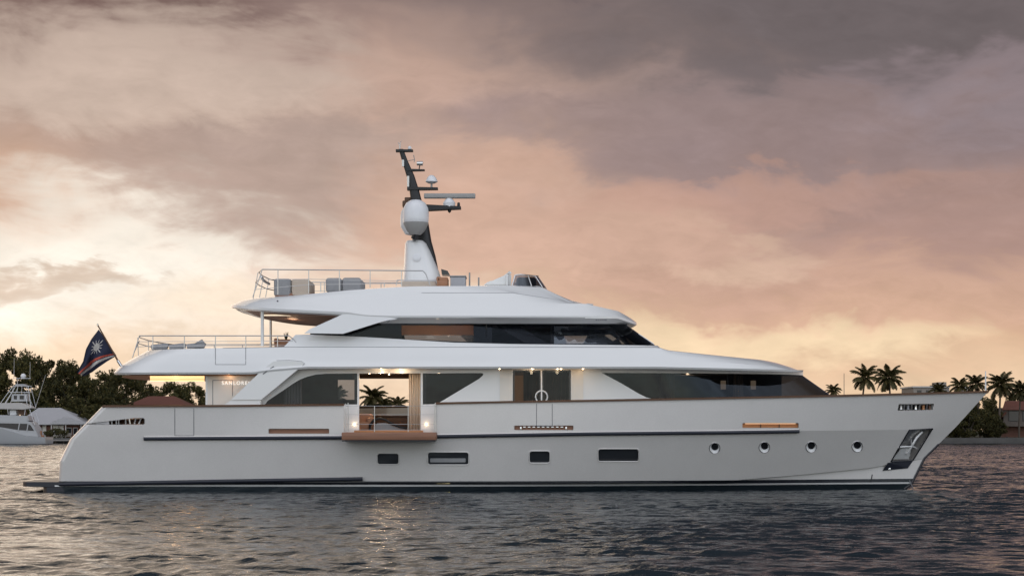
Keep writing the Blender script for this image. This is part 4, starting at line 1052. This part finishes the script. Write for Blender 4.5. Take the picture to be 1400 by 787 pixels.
# rolled cushions on the aft upper deck
for i, (x0, x1, y0_, lab) in enumerate(((207.5, 229.5, 473, 'grey seat bolster nearest the stern on the upper aft deck'), (232, 253, 472.8, 'grey seat bolster in the middle of three on the upper aft deck'), (256, 280, 471.8, 'grey seat bolster with a raised end furthest from the stern on the upper aft deck'))):
    a, b = P(x0, y0_ + 3, 1.6), P(x1, y0_ + 1, 1.6)
    t = thing('seat_bolster', lab, 'cushion', ((a.x + b.x) / 2, 1.6, a.z - .1), 'bolsters along the aft upper deck')
    obj('pad', tube([a + Vector((0, 0, .02)), a + Vector((.06, 0, .03)), b - Vector((.06, 0, -.03)), b], .11, 12), M['graycover'], t)
    obj('base', box((a.x, 1.45, a.z - .2), (b.x, 1.75, a.z - .08), .02), M['greyplastic'], t)
    if i == 2: obj('headrest', prism([b + Vector((-.35, -.1, .1)), b + Vector((-.1, -.1, .24)), b + Vector((0, -.1, .1))], (0, .2, 0)), M['graycover'], t)
a = P(389, 475, 2.2)
t = thing('deck_chair', 'brown upholstered deck chair beside the roof posts on the upper aft deck', 'chair', a)
obj('seat', box(a + Vector((-.35, -.3, .0)), a + Vector((.35, .4, .30)), .06), M['tan'], t); obj('backrest', box(a + Vector((-.36, -.3, .1)), a + Vector((-.20, .4, .34)), .05), M['tan'], t)
a = P(391, 470, 3.2)
t = thing('planter', 'small potted plant standing behind the brown deck chair', 'planter', a - Vector((0, 0, .2)))
obj('pot', lathe([(0, -.2), (.1, -.2), (.14, .12), (0, .12)], a, 14), M['greyplastic'], t)
bm = bmesh.new()
for k in range(14):
    an_ = k * 2.4; d_ = Vector((math.cos(an_) * .09, math.sin(an_) * .09, .26 + .05 * (k % 3)))
    add_tube(bm, [a + Vector((0, 0, .1)), a + Vector((0, 0, .1)) + d_], .02, 4, .004)
obj('leaves', bm, mat('plant_leaf', (.05, .07, .03), .6), t)

def drape(name, label, x0, x1, y, z0, z1, amp, waves, m, group=None, depth=.03):
    n = 90; bm = bmesh.new(); A, B = [], []
    for k in range(n):
        u = k / (n - 1); yy = y + amp * math.sin(u * waves * 2 * math.pi) + amp * .4 * math.sin(u * waves * 5.1 + 1)
        x = x0 + (x1 - x0) * u
        A.append(bm.verts.new((x, yy, z1))); B.append(bm.verts.new((x + .02 * math.sin(u * 9), yy + .02 * math.sin(u * 13), z0)))
    for k in range(n - 1): bm.faces.new((A[k], A[k + 1], B[k + 1], B[k]))
    o = obj(name, bm, m, smooth=80, origin=((x0 + x1) / 2, y, z0)); md = o.modifiers.new('thick', 'SOLIDIFY'); md.thickness = .012
    tag(o, label, 'curtain', group); return o
drape('curtain', 'tall cream linen curtain gathered at the right side of the open balcony doorway', X(559, 1.0), X(578, 1.0), 1.0, DECK_Z + .05, SOF - .04, .032, 6, M['curtain'])
drape('curtain', 'grey sheer curtain drawn at the aft end of the left saloon window', X(388, 1.1), X(412, 1.1), 1.1, DECK_Z + .05, SOF - .04, .04, 6, M['sheer'])
drape('curtain', 'pale sheer curtain behind the forward windows nearer the double doors', X(902, 1.9), X(922, 1.9), 1.9, DECK_Z + .05, SOF - .04, .04, 5, M['curtain'])
drape('curtain', 'pale sheer curtain behind the forward windows nearer the bow', X(1003, 2.5), X(1016, 2.5), 2.5, DECK_Z + .05, SOF - .04, .04, 4, M['curtain'])
drape('curtain', 'dark brown drape behind the left leaf of the double side doors', X(716, 1.3), X(739, 1.3), 1.30, DECK_Z + .05, SOF - .04, .05, 5, M['darkcurtain'])
drape('curtain', 'dark brown drape behind the right leaf of the double side doors', X(742, 1.3), X(783, 1.3), 1.25, DECK_Z + .05, SOF - .04, .05, 9, M['darkcurtain'])

# saloon furniture seen through the balcony door
a = P(498, 592, 2.4)
t = thing('armchair', 'peach upholstered armchair just inside the left of the balcony doorway', 'armchair', (a.x, 2.7, DECK_Z + .03))
zf = DECK_Z + .03
obj('seat', box((X(480, 2.4), 2.4, zf + .1), (X(508, 2.4), 3.2, zf + .42), .08), M['sofa'], t); obj('backrest', box((X(480, 2.4), 3.05, zf + .1), (X(508, 2.4), 3.3, zf + .72), .08), M['sofa'], t)
obj('armrest', box((X(501, 2.4), 2.4, zf + .1), (X(510, 2.4), 3.2, zf + .58), .08), M['sofa'], t)
t = thing('lounge_chair', 'dark curved lounge chair with white cushion in the balcony doorway', 'lounge chair', (X(530, 1.8), 2.2, zf))
sh = [(506, 588), (506, 581), (511, 574), (519, 571.5), (527, 573.5), (536, 579), (545, 583), (556, 585)]
for yy in (1.7, 2.35):
    obj('side_frame', tube([P(x, y + (yy - 1.7) * -.5, yy) for x, y in sh], .05, 10, .035), M['mast'], t)
obj('cushion', prism([P(x, y, 1.75) for x, y in ((511, 583), (516, 578), (526, 577.5), (536, 582), (552, 586), (552, 588.5), (511, 588.5))], (0, .55, 0)), M['graycover'], t)
obj('pillow', box(P(515, 583, 1.85), P(524, 578.5, 2.2), .05), M['gel'], t)
for px in (512, 548): obj('leg', tube([(X(px, 1.8), 1.85, zf), (X(px, 1.8), 1.85, zf + .25)], .02, 8), M['mast'], t)
for px, lab in ((550, 'small white bottle on the left of the saloon doorway floor'), ):
    pass
t = thing('console_table', 'low dark console table against the far side of the saloon', 'table', (X(530, 5.4), 5.4, zf))
obj('top', box((X(508, 5.4), 5.15, zf + .62), (X(572, 5.4), 5.65, zf + .67), .01), M['walnut'], t)
obj('body', box((X(510, 5.4), 5.2, zf), (X(570, 5.4), 5.6, zf + .615), .01), M['walnut'], t)

# ------------------------------------------------------------------ vegetation
def leaf_mat(name, col, var=.5):
    m = bpy.data.materials.new(name); m.use_nodes = True; t = NT(m.node_tree); p = m.node_tree.nodes['Principled BSDF']
    g = t.new('ShaderNodeNewGeometry'); oi = t.new('ShaderNodeObjectInfo')
    k = t.math('MULTIPLY_ADD', g.outputs['Random Per Island'], var * 2, 1 - var)
    k = t.math('MULTIPLY', k, t.math('MULTIPLY_ADD', oi.outputs['Random'], .5, .75))
    hue = t.mix(g.outputs['Random Per Island'], (*col, 1), (col[0] * 1.5, col[1] * 1.05, col[2] * .8, 1))
    t.link(t.mix(1.0, hue, t.vec(k, k, k), 'MULTIPLY'), p.inputs['Base Color']); p.inputs['Roughness'].default_value = .6
    p.inputs['Specular IOR Level'].default_value = .25
    tr = t.new('ShaderNodeBsdfTranslucent'); mx = t.new('ShaderNodeMixShader'); mx.inputs[0].default_value = .25
    t.link(t.mix(1.0, hue, t.vec(k, k, k), 'MULTIPLY'), tr.inputs[0])
    o = m.node_tree.nodes['Material Output']; t.link(p.outputs[0], mx.inputs[1]); t.link(tr.outputs[0], mx.inputs[2]); t.link(mx.outputs[0], o.inputs[0])
    return m
M['leaf'] = leaf_mat('dark_foliage', (.055, .062, .024)); M['palm'] = leaf_mat('palm_foliage', (.06, .062, .026), .35)
M['bark'] = mat('bark', (.085, .065, .05), .9, vary=.4, scale=4)

def crown_data(r, wx, wz, zc, nblob, nleaf, size, flat=.7):
    vs, fs = [], []
    for b in range(nblob):
        while True:
            q = r.uniform(-1, 1, 3)
            if .18 < np.linalg.norm(q) < 1: break
        q = q / np.linalg.norm(q) * np.linalg.norm(q) ** .45
        c = np.array([q[0] * wx, q[1] * wx, zc + q[2] * wz]); c[:2] *= 1 - .35 * max(0, q[2]) ** 2
        rad = wx * r.uniform(.16, .34)
        for l in range(nleaf):
            d = r.normal(size=3); d /= np.linalg.norm(d); p = c + d * rad * r.uniform(.35, 1.0) ** .6 * np.array([1, 1, flat])
            a = r.normal(size=3); a /= np.linalg.norm(a); bb = np.cross(a, r.normal(size=3)); bb /= np.linalg.norm(bb)
            s = size * r.uniform(.5, 1.25); i = len(vs)
            vs += [p - a * s, p + bb * s * .45, p + a * s, p - bb * s * .45]; fs.append((i, i + 1, i + 2, i + 3))
    return vs, fs
def limb_mesh(r, hgt, wx, zc, wz, r0):
    bm = bmesh.new(); lean = r.normal(0, .04 * hgt, 2); fork = zc - wz * .7
    pts = [Vector((0, 0, -.3)), Vector((lean[0] * .3, lean[1] * .3, fork * .5)), Vector((lean[0], lean[1], fork))]
    add_tube(bm, pts, r0, 8, r0 * .7)
    for k in range(7):
        a = k * 2.4 + r.uniform(0, 1); e = Vector((math.cos(a) * wx * .6, math.sin(a) * wx * .6, zc + wz * r.uniform(-.3, .6)))
        m_ = (pts[-1] + e) / 2 + Vector((0, 0, -.08 * hgt)); add_tube(bm, [pts[-1] - Vector((0, 0, .2)), m_, e], r0 * .45, 6, r0 * .12)
    return bm
def tree_proto(seed, hgt, wx, nblob=46, nleaf=125, size=.36, kz=.40):
    r = np.random.default_rng(seed); wz = hgt * kz; zc = hgt - wz
    t = thing('broadleaf_tree', 'tree', 'tree', (0, 0, 0)); obj('trunk', limb_mesh(r, hgt, wx, zc, wz, .022 * hgt), M['bark'], t, smooth=60)
    obj('crown', crown_data(r, wx, wz, zc, nblob, nleaf, size), M['leaf'], t, smooth=None); return t
protos = [tree_proto(11, 15, 6.0, 60), tree_proto(12, 13, 5.0, 50), tree_proto(13, 11, 5.5, 52), tree_proto(14, 16, 5.2, 55), tree_proto(15, 9, 4.6, 64, kz=.50)]
used = set()
def place(k, px, Y, topy, label, width=None, group='trees on the far shore'):
    h0 = (15, 13, 11, 16, 9)[k]
    o = protos[k] if k not in used else copy_tree(protos[k]); used.add(k)
    zg = LAND + .3; h = Z(topy, Y) - zg; s = h / h0
    o.location = (X(px, Y), Y, zg); w = s if width is None else width * S and width * (D + Y) / D / S / (2 * (6.0, 5.0, 5.5, 5.2, 4.6)[k])
    o.scale = (w, w, s); o.rotation_euler = (0, 0, random.uniform(0, 6.28)); o['label'] = label; o['group'] = group
    for c in o.children_recursive:
        if 'label' in c: del c['label']
    return o
L_ = [(3, 8, 300, 474, 'broadleaf tree at the left edge of the picture, tallest of the shore', 60), (0, 36, 292, 485, 'dark tree directly behind the tower of the sport fishing boat', 70), (1, 68, 300, 487, 'dark rounded tree above the left end of the white roof', 62),
      (0, 92, 290, 497, 'dark tree above the middle of the white roofed house', 66), (2, 120, 285, 521, 'low tree right below the blue flag', 60), (1, 112, 330, 504, 'lighter tree with sky showing through beside the flag', 40), (4, 104, 268, 547, 'low dense tree at the right end of the white roof', 56),
      (3, 146, 310, 503, 'tall tree rising between the flag and the yacht stern', 52), (0, 166, 300, 508, 'dark tree touching the stern overhang of the yacht', 64), (2, 190, 320, 520, 'broad tree seen under the stern overhang above red roof', 56),
      (1, 150, 278, 535, 'low dark tree left of the red roof behind the yacht stern', 60), (4, 128, 262, 556, 'bushy tree close to the stern quarter of the yacht', 60), (0, 236, 300, 523, 'dark tree right of the red roof under the overhang', 54), (3, 262, 305, 521, 'dark tree beside the cream bulkhead under the overhang', 52),
      (2, 300, 300, 524, 'shore tree hidden behind the cream bulkhead of the yacht', 60), (4, 20, 275, 540, 'low dark tree behind the fishing boat cabin', 60), (2, 55, 280, 535, 'spreading tree behind the white roof and outrigger', 70), (1, -20, 295, 486, 'tree beyond the left edge of the picture', 60)]
for k, px, Y, ty, lab, w in L_: place(k, px, Y, ty, lab, w)
Rg = [(4, 1306, 268, 556, 'low dark bush tree under the yacht bow on the right shore', 44), (2, 1332, 275, 545, 'dense dark tree left of the tiled house', 46), (4, 1350, 266, 553, 'dark shrubby tree beside the tiled house wall', 40), (1, 1345, 290, 540, 'dark tree behind the shrubs at the yacht bow', 40), (2, 1398, 300, 536, 'dark tree behind the tiled house at the right edge', 50),
      (4, 1322, 262, 560, 'broad dark shrub mass in front of the trees on the right shore', 46), (4, 1362, 261, 572, 'low dark shrub at the left end of the garden wall', 30), (4, 1285, 270, 570, 'small bush tree at the water just right of the stem', 36)]
for k, px, Y, ty, lab, w in Rg: place(k, px, Y, ty, lab, w)
for i, px in enumerate((380, 440, 500, 560, 620, 700, 800)):
    place((2, 4)[i % 2], px, 285 + 7 * (i % 3), 556 + 3 * (i % 2), 'low dark shore tree behind the middle of the yacht', 70, 'low trees behind the yacht')

def palm_proto(seed, trunk_h, nf=28, fl=3.6):
    r = np.random.default_rng(seed); t = thing('palm_tree', 'palm', 'palm tree', (0, 0, 0))
    lx, ly = r.normal(0, .5, 2)
    pts = [Vector((lx * u ** 2, ly * u ** 2, trunk_h * u)) for u in np.linspace(-.03, 1, 9)]
    bm = bmesh.new(); add_tube(bm, pts, .24, 9, .14); top = pts[-1]
    obj('trunk', bm, M['bark'], t, smooth=60)
    vs, fs = [], []
    for k in range(nf):
        a = k * 2.39996 + r.normal(0, .15); el = R(78 - 115 * (k / nf) ** 1.1) + r.normal(0, .12); L = fl * r.uniform(.8, 1.1)
        d = np.array([math.cos(a), math.sin(a), 0]); side = np.array([-d[1], d[0], 0]); n = 22; pp = np.array(top); e = el; prev = None; ps = []
        for s_ in range(n + 1):
            ps.append(pp.copy()); pp = pp + (d * math.cos(e) + np.array([0, 0, math.sin(e)])) * L / n; e -= (R(92) / n) * (.35 + 1.2 * s_ / n)
        for s_ in range(n):
            i = len(vs); w = .05 * (1 - s_ / n) + .012
            vs += [ps[s_] - side * w, ps[s_] + side * w, ps[s_ + 1] + side * w, ps[s_ + 1] - side * w]; fs.append((i, i + 1, i + 2, i + 3))
            u = s_ / n
            if u > .10:
                tang = ps[s_ + 1] - ps[s_]; tang /= np.linalg.norm(tang); ll = fl * .26 * (math.sin(math.pi * min(1, .12 + u * .95)) ** .6) * r.uniform(.8, 1.1)
                for sg in (-1, 1):
                    for hh in (0, .5):
                        base = ps[s_] + (ps[s_ + 1] - ps[s_]) * hh
                        tip = base + (side * sg * .75 + tang * .5 + np.array([0, 0, -.42 - .25 * r.random()])) * ll; i = len(vs)
                        vs += [base - tang * .06, base + tang * .06, base * .45 + tip * .55 + tang * .06, tip, base * .45 + tip * .55 - tang * .06]; fs.append((i, i + 1, i + 2, i + 3, i + 4))
    obj('crown', (vs, fs), M['palm'], t, smooth=None)
    bm = bmesh.new()
    for k in range(7):
        a = k * .9; add_lathe(bm, [(0, -.16), (.1, -.08), (.12, .04), (0, .14)], top + Vector((math.cos(a) * .28, math.sin(a) * .28, -.25)), 8)
    obj('coconuts', bm, M['bark'], t, smooth=60)
    return t
pp = [palm_proto(21, 12), palm_proto(22, 12, 34), palm_proto(23, 12, 22), palm_proto(24, 12, 30)]
pu = set()
def palm(k, px, py, Y, wpx, label, group='palms on the far shore'):
    o = pp[k] if k not in pu else copy_tree(pp[k]); pu.add(k)
    zg = LAND + .3; h = Z(py, Y) - zg; w = wpx * (D + Y) / D / S / 6.0
    o.location = (X(px, Y), Y, zg); o.scale = (w, w, w); 
    o.rotation_euler = (random.uniform(-.05, .05), random.uniform(-.07, .07), random.uniform(0, 6.28)); o['label'] = label; o['group'] = group
    # the trunk reaches the ground, the crown keeps its size
    tr = [c for c in o.children if c.name.startswith('trunk')][0]; tr.scale = (1, 1, h / (12 * w))
    for c in o.children:
        if not c.name.startswith('trunk'): c.location = (0, 0, h / w - 12)
    return o
PALMS = [(2, 1142, 533, 262, 27, 'small palm just beyond the forward windows, left of the thin pole'), (0, 1176, 516, 265, 44, 'bushy palm right of the thin pole, left one of the tall pair'), (3, 1218, 515, 265, 46, 'tall full palm rising above the foredeck, right one of the tall pair'),
         (1, 1284, 533, 270, 28, 'short palm peeping over the rail right of the pale building'), (2, 1309, 527, 268, 36, 'palm with drooping fronds between pale building and jackstaff'), (2, 1340, 524, 272, 42, 'windswept palm beside the jackstaff'),
         (1, 1367, 526, 264, 46, 'large palm directly above the tiled roof'), (3, 1393, 533, 266, 36, 'spiky palm at the right edge behind the tiled roof'),
         (3, 501, 542, 262, 44, 'tall thin palm at the left of the balcony doorway view'), (1, 525, 553, 264, 32, 'middle palm seen through the balcony doorway'), (2, 545, 553, 266, 36, 'right palm seen through the balcony doorway'),
         (1, 461, 545, 263, 46, 'palm silhouetted in the left saloon window'), (2, 440, 540, 270, 40, 'fainter palm at the left of the saloon window view')]
for a in PALMS: palm(*a)

# ------------------------------------------------------------------ far shore buildings
M['roofwhite'] = mat('pale_metal_roof', (.40, .39, .40), .5, vary=.1, scale=.5); M['roofred'] = mat('clay_tiles', (.13, .045, .03), .85, vary=.4, scale=2.5, bump=.5, bscale=5); M['boat'] = mat('boat_gelcoat', (.40, .40, .41), .35, coat=.2, vary=.06)
M['stucco'] = mat('stucco', (.13, .105, .09), .9, vary=.12); M['brick'] = mat('red_brick', (.16, .075, .055), .9, vary=.35, scale=3); M['pane'] = mat('house_glass', (.02, .02, .025), .1); M['trimw'] = mat('white_trim', (.48, .45, .43), .6)
M['pale'] = mat('pale_render', (.27, .235, .205), .9)
def fbox(x0, x1, y0, y1, Y, depth, bev=0.0): 
    a, b = P(x0, y1, Y), P(x1, y0, Y); return box((a.x, Y, a.z), (b.x, Y + depth, b.z), bev)
def hip(x0, x1, rx0, rx1, ye, yr, Y, depth):
    a, b = X(x0, Y), X(x1, Y); c, d = X(rx0, Y), X(rx1, Y); ze, zr = Z(ye, Y), Z(yr, Y); m_ = Y + depth / 2
    bm = bmesh.new(); v = [bm.verts.new(p) for p in ((a, Y, ze), (b, Y, ze), (b, Y + depth, ze), (a, Y + depth, ze), (c, m_, zr), (d, m_, zr), (a, Y, ze - .25), (b, Y, ze - .25), (b, Y + depth, ze - .25), (a, Y + depth, ze - .25))]
    for f in ((0, 1, 5, 4), (1, 2, 5), (2, 3, 4, 5), (3, 0, 4), (6, 7, 1, 0), (7, 8, 2, 1), (8, 9, 3, 2), (9, 6, 0, 3), (9, 8, 7, 6)): bm.faces.new([v[i] for i in f])
    return bm
Yh = 256
h = thing('boathouse', 'low brick house with a wide pale metal hip roof behind the fishing boat', 'house', (X(76, Yh), Yh, LAND))
obj('wall', fbox(30, 108, 578, 606, Yh + 1.5, 8), M['brick'], h)
rf_ = obj('roof', hip(22, 118.5, 40, 71, 578.5, 556.5, Yh, 12), M['roofwhite'], h, smooth=None)
obj('porch_roof', prism([P(88, 569.5, Yh - .2), P(119, 577.5, Yh - .2), P(119, 579.5, Yh - .2), P(70, 579.5, Yh - .2), P(70, 577, Yh - .2)], (0, 4, 0)), M['roofwhite'], h, smooth=None)
for a, b in ((58, 63), (72, 80), (81, 87)): w = obj('door', fbox(a, b, 581, 600, Yh + 1.38, .1), M['cream'], h)
for a, b in ((50, 57), (90, 98), (100, 106)):
    w = obj('window', fbox(a, b, 584, 594, Yh + 1.40, .08), M['trimw'], h); obj('pane', fbox(a + .7, b - .7, 585, 593, Yh + 1.36, .05), M['pane'], w)
for a in (48, 69.5, 89, 110): obj('porch_post', fbox(a, a + 1.2, 579, 600, Yh + .1, .2), M['trimw'], h)
hd = obj('clipped_hedge', crown_data(np.random.default_rng(5), 2.3, .9, 0, 26, 90, .16), M['leaf'], origin=(0, 0, 0), smooth=None); hd.location = (X(77, 254), 254.6, LAND + .75); tag(hd, 'dark clipped hedge in front of the pale roofed house', 'hedge')
pl_ = thing('bench', 'pale low bench on the dock right of the hedge', 'bench', (X(93, 254), 254, LAND + .1)); obj('seat', fbox(88.5, 97, 595, 596, 253.6, .6), M['pale'], pl_); obj('backrest', fbox(88.5, 97, 591.5, 594.8, 254.2, .1), M['pale'], pl_)
for a in (89, 96): obj('leg', fbox(a, a + .6, 596.1, 600, 253.7, .4), M['pale'], pl_)
dk = thing('dock', 'low grey concrete dock at the water beside the fishing boat', 'dock', (X(85, 250), 250, 0)); obj('slab', fbox(61, 100, 600.5, 602.5, 249, 3.1, .03), mat('dock_concrete', (.26, .24, .22), .9, vary=.3), dk)
for a in (64, 75, 86, 97): obj('pile', fbox(a, a + 1.4, 602.6, 609, 249.3, .3), M['bark'], dk)
Yr = 282
h = thing('red_roofed_house', 'house with a dark red tiled hip roof seen under the stern overhang', 'house', (X(210, Yr), Yr, LAND)); obj('wall', fbox(178, 250, 553, 600, Yr + 1, 8), M['stucco'], h); obj('roof', hip(174, 255, 196, 232, 553, 540.5, Yr, 10), M['roofred'], h, smooth=None)
w = obj('window', fbox(186, 196, 560, 572, Yr + .9, .08), M['trimw'], h); obj('pane', fbox(187, 195, 561, 571, Yr + .85, .04), M['pane'], w)
for x0, x1, lab in ((516, 531, 'small white roofed house left of the right palm in the doorway view'), (538, 556, 'small white roofed house at the right of the doorway view')):
    h = thing('white_roofed_house', lab, 'house', (X((x0 + x1) / 2, 268), 268, LAND), 'white roofed houses in the doorway view'); obj('wall', fbox(x0 + 1, x1 - 1, 567.5, 600, 269, 6), M['pale'], h); obj('roof', hip(x0, x1, x0 + 5, x1 - 5, 567.5, 561.5, 268, 8), M['roofwhite'], h, smooth=None)
Yb = 330
h = thing('flat_roofed_building', 'pale flat roofed building behind the palms above the foredeck', 'building', (X(1270, Yb), Yb, LAND)); obj('wall', fbox(1249, 1298, 529.5, 605, Yb, 12), M['pale'], h); obj('roof', fbox(1247.5, 1299.5, 527.5, 529.4, Yb - .3, 12.6), M['trimw'], h)
obj('roof_block', fbox(1283, 1294, 522, 527.4, Yb + 1, 6), M['pale'], h)
for a in (1254, 1266, 1278, 1289): w = obj('window', fbox(a, a + 6, 533, 540, Yb - .08, .06), M['pane'], h)
h = thing('flat_roofed_building', 'small pale flat roofed block between the two palms left of the jackstaff', 'building', (X(1322, Yb), Yb, LAND)); obj('wall', fbox(1317, 1331, 530.5, 605, Yb, 8), M['pale'], h); obj('roof', fbox(1316, 1332, 528.8, 530.4, Yb - .2, 8.4), M['trimw'], h)
Yt = 272
h = thing('tiled_house', 'two storey stucco house with a red tiled roof at the right edge', 'house', (X(1400, Yt), Yt, LAND))
obj('wall', fbox(1372, 1450, 557, 582, Yt, 9), M['stucco'], h); obj('ground_floor_wall', fbox(1366, 1450, 582.2, 603, Yt + 1.6, 8), M['brick'], h)
obj('roof', prism([P(1370, 560, Yt - .6), P(1374, 548.5, Yt + 2), P(1374, 547.5, Yt + 4), P(1370, 560, Yt + 9)], (X(1452, Yt) - X(1370, Yt), 0, 0)), M['roofred'], h, smooth=None)
obj('side_roof', prism([P(1364, 571, Yt - .4), P(1376, 562, Yt - .4), P(1376, 565.5, Yt - .4), P(1364, 574, Yt - .4)], (0, 4, 0)), M['roofred'], h, smooth=None)
obj('balcony_parapet', fbox(1368, 1450, 576, 582.4, Yt - .9, .2), M['stucco'], h)
for a, b in ((1379, 1394), (1398, 1415)):
    w = obj('window', fbox(a, b, 561.5, 575.5, Yt - .06, .05), M['dark'], h); obj('pane', fbox(a + .8, b - .8, 562.2, 575, Yt - .1, .03), M['pane'], w)
wl = thing('garden_wall', 'pale garden wall with a gate post in front of the tiled house', 'wall', (X(1385, 258), 258, LAND)); obj('panel', fbox(1357, 1376, 598.2, 608, 257.5, .3), M['stucco'], wl); obj('panel', fbox(1378, 1450, 598.2, 608, 257.5, .3), M['stucco'], wl); obj('gate_post', fbox(1376.2, 1377.8, 596.5, 608, 257.4, .4), M['dark'], wl)
ps = tag(obj('slender_pole', tube([(X(1154, 258), 258, LAND), (X(1154, 258), 258, Z(510, 258))], .10, 8, .05), mat('pole_grey', (.12, .11, .10), .6), origin=(X(1154, 258), 258, LAND)), 'slender dark pole standing left of the tall pair of palms', 'pole')

# ------------------------------------------------------------------ sport fishing boat on the left
Yf = 226; fk = (D + Yf) / D / S
bt = thing('sport_fishing_boat', 'white sport fishing boat with a tall tuna tower at the left edge', 'boat', (X(10, Yf), Yf + 2.5, 0))
YB = Yf + 2.5
def FP(px, py, y): return Vector((X(px, Yf), YB + y, Z(py, Yf)))
def boat_loft(secs):
    bm = bmesh.new(); V = []
    for s in secs:
        V.append([[bm.verts.new((x, YB - sg * b, z)) for x, b, z in s] for sg in (1, -1)])
    n = len(secs[0])
    for i in range(len(V) - 1):
        for sd_ in (0, 1):
            for j in range(n - 1): bm.faces.new((V[i][sd_][j], V[i][sd_][j + 1], V[i + 1][sd_][j + 1], V[i + 1][sd_][j]))
        bm.faces.new((V[i][0][0], V[i][1][0], V[i + 1][1][0], V[i + 1][0][0]))
    for g in (V[0], V[-1]):
        for j in range(n - 1): bm.faces.new((g[0][j], g[0][j + 1], g[1][j + 1], g[1][j]))
    bmesh.ops.remove_doubles(bm, verts=bm.verts, dist=1e-4); return bm
tt = np.linspace(0, 1, 40)
def bsec(z, x_st, Lr, Bm, p): 
    x = x_st - Lr * tt; b = Bm * (1 - tt ** p); return [(a, c, (z(a) if callable(z) else z)) for a, c in zip(x, b)]
xs_ = X(62, Yf)
shz = lambda x: np.interp(xs_ - x, [0, 1.5, 3.0, 7.7, 12, 19], [1.28, 1.32, 1.45, 2.85, 3.35, 3.7])
obj('hull', boat_loft([bsec(-.5, xs_ - .1, 15.5, 1.9, 2), bsec(.08, xs_ - .05, 16.5, 2.3, 2.2), bsec(.6, xs_, 17.2, 2.45, 2.4), bsec(shz, xs_ - .05, 18.8, 2.55, 2.8)]), M['boat'], bt)
obj('boot_stripe', boat_loft([bsec(-.02, xs_ + .0, 16.4, 2.34, 2.2), bsec(.12, xs_ + .0, 16.6, 2.36, 2.2)]), M['navy'], bt)
def slab(poly, hw, m, name, bev=.06):
    bm = prism([FP(x, y, -hw) for x, y in poly], (0, 2 * hw, 0))
    if bev: bmesh.ops.bevel(bm, geom=bm.edges[:], offset=bev, segments=2, affect='EDGES')
    return obj(name, bm, m, bt)
cab = slab([(-60, 572), (34, 574.5), (41, 577), (46, 584), (52, 597), (-60, 592)], 2.05, M['boat'], 'cabin', .1)
obj('window', prism([FP(x, y, -2.09) for x, y in ((-50, 577), (36, 578.8), (41, 581), (45.5, 588.5), (25, 587.5), (0, 583.5), (-50, 581))], (0, .05, 0)), M['pane'], cab)
for a in (25, 37): obj('window_post', prism([FP(a, 578, -2.11), FP(a + 1.4, 578, -2.11), FP(a - .6, 589, -2.11), FP(a - 2, 589, -2.11)], (0, .04, 0)), M['boat'], cab)
slab([(-30, 566), (36, 568), (38, 575), (-40, 574)], 1.8, M['boat'], 'flybridge', .08)
slab([(-25, 551), (26, 550), (34, 553), (41, 557.5), (30, 559.5), (-25, 558)], 1.7, M['trimw'], 'hardtop', .05)
slab([(9, 560), (18, 560), (18, 567), (9, 567)], .8, M['dome'], 'helm_seat', .05); slab([(20, 560), (29, 559), (31, 566.5), (21, 566)], .5, M['walnut'], 'helm_console', .05)
bm = bmesh.new()
for y in (-1.5, 1.5):
    for a, b in (((-2, 551), (13, 528)), ((4, 551), (17, 528)), ((40, 557), (34.5, 527)), ((35, 553), (30, 537)), ((9, 566), (7, 553)), ((31, 567), (33, 556)), ((45, 580), (38, 558))):
        add_tube(bm, [FP(*a, y), FP(*b, y * .55 if b[1] < 540 else y)], .045, 6)
    for p_, q_ in (((9, 535.5), (36, 535.5)), ((14, 527), (36, 527))): add_tube(bm, [FP(*p_, y * .55), FP(*q_, y * .55)], .045, 6)
for x, py in ((14, 527), (36, 527), (9, 535.5), (36, 535.5)): add_tube(bm, [FP(x, py, -.83), FP(x, py, .83)], .045, 6)
for a in (14, 20, 26, 33): add_tube(bm, [FP(a, 527, -.8), FP(a - .5, 535.5, -.8)], .03, 6)
add_tube(bm, [FP(13, 516.5, -.6), FP(37.5, 516.5, -.6)], .05, 6); add_tube(bm, [FP(19, 527, -.6), FP(20, 516.5, -.6)], .03, 6)
obj('tuna_tower', bm, M['dome'], bt)
slab([(12, 538), (33.5, 538), (33.5, 548), (11, 548.5)], .85, M['boat'], 'tower_buggy', .05)
for a, b in ((15, 19.5), (23, 29)): obj('buggy_opening', prism([FP(a, 540, -.88), FP(b, 540, -.88), FP(b - .5, 545.5, -.88), FP(a, 545, -.88)], (0, .04, 0)), M['pane'], bt)
slab([(16, 526.5), (17, 524.3), (29, 524.3), (30.5, 526.5)], .9, M['boat'], 'tower_top', .04)
obj('radome', lathe([(0, -.42), (.32, -.38), (.46, -.1), (.44, .14), (.28, .36), (0, .44)], FP(26, 513, 0), 20), M['dome'], bt)
for a, y0_, y1_ in ((14.5, 517, 489), (36.5, 517, 494)): obj('antenna', tube([FP(a, y0_, -.6), FP(a + .4, y1_, -.6)], .045, 6, .03), M['trimw'], bt)
obj('outrigger', tube([FP(46.5, 557, -1.6), FP(61, 512, -1.9)], .05, 6, .03), M['trimw'], bt)
ch = thing('fishing_chair', 'small brown fighting chair in the cockpit of the fishing boat', 'chair', FP(53, 598, 0)); obj('seat', box(FP(50.5, 597, -.3), FP(54.5, 594.5, .3), .04), M['tan'], ch); obj('backrest', box(FP(50, 595, -.3), FP(51.3, 588.5, .3), .04), M['tan'], ch)
obj('pedestal', tube([FP(52.5, 600, 0), FP(52.5, 596.5, 0)], .08, 8), M['chrome'], ch)
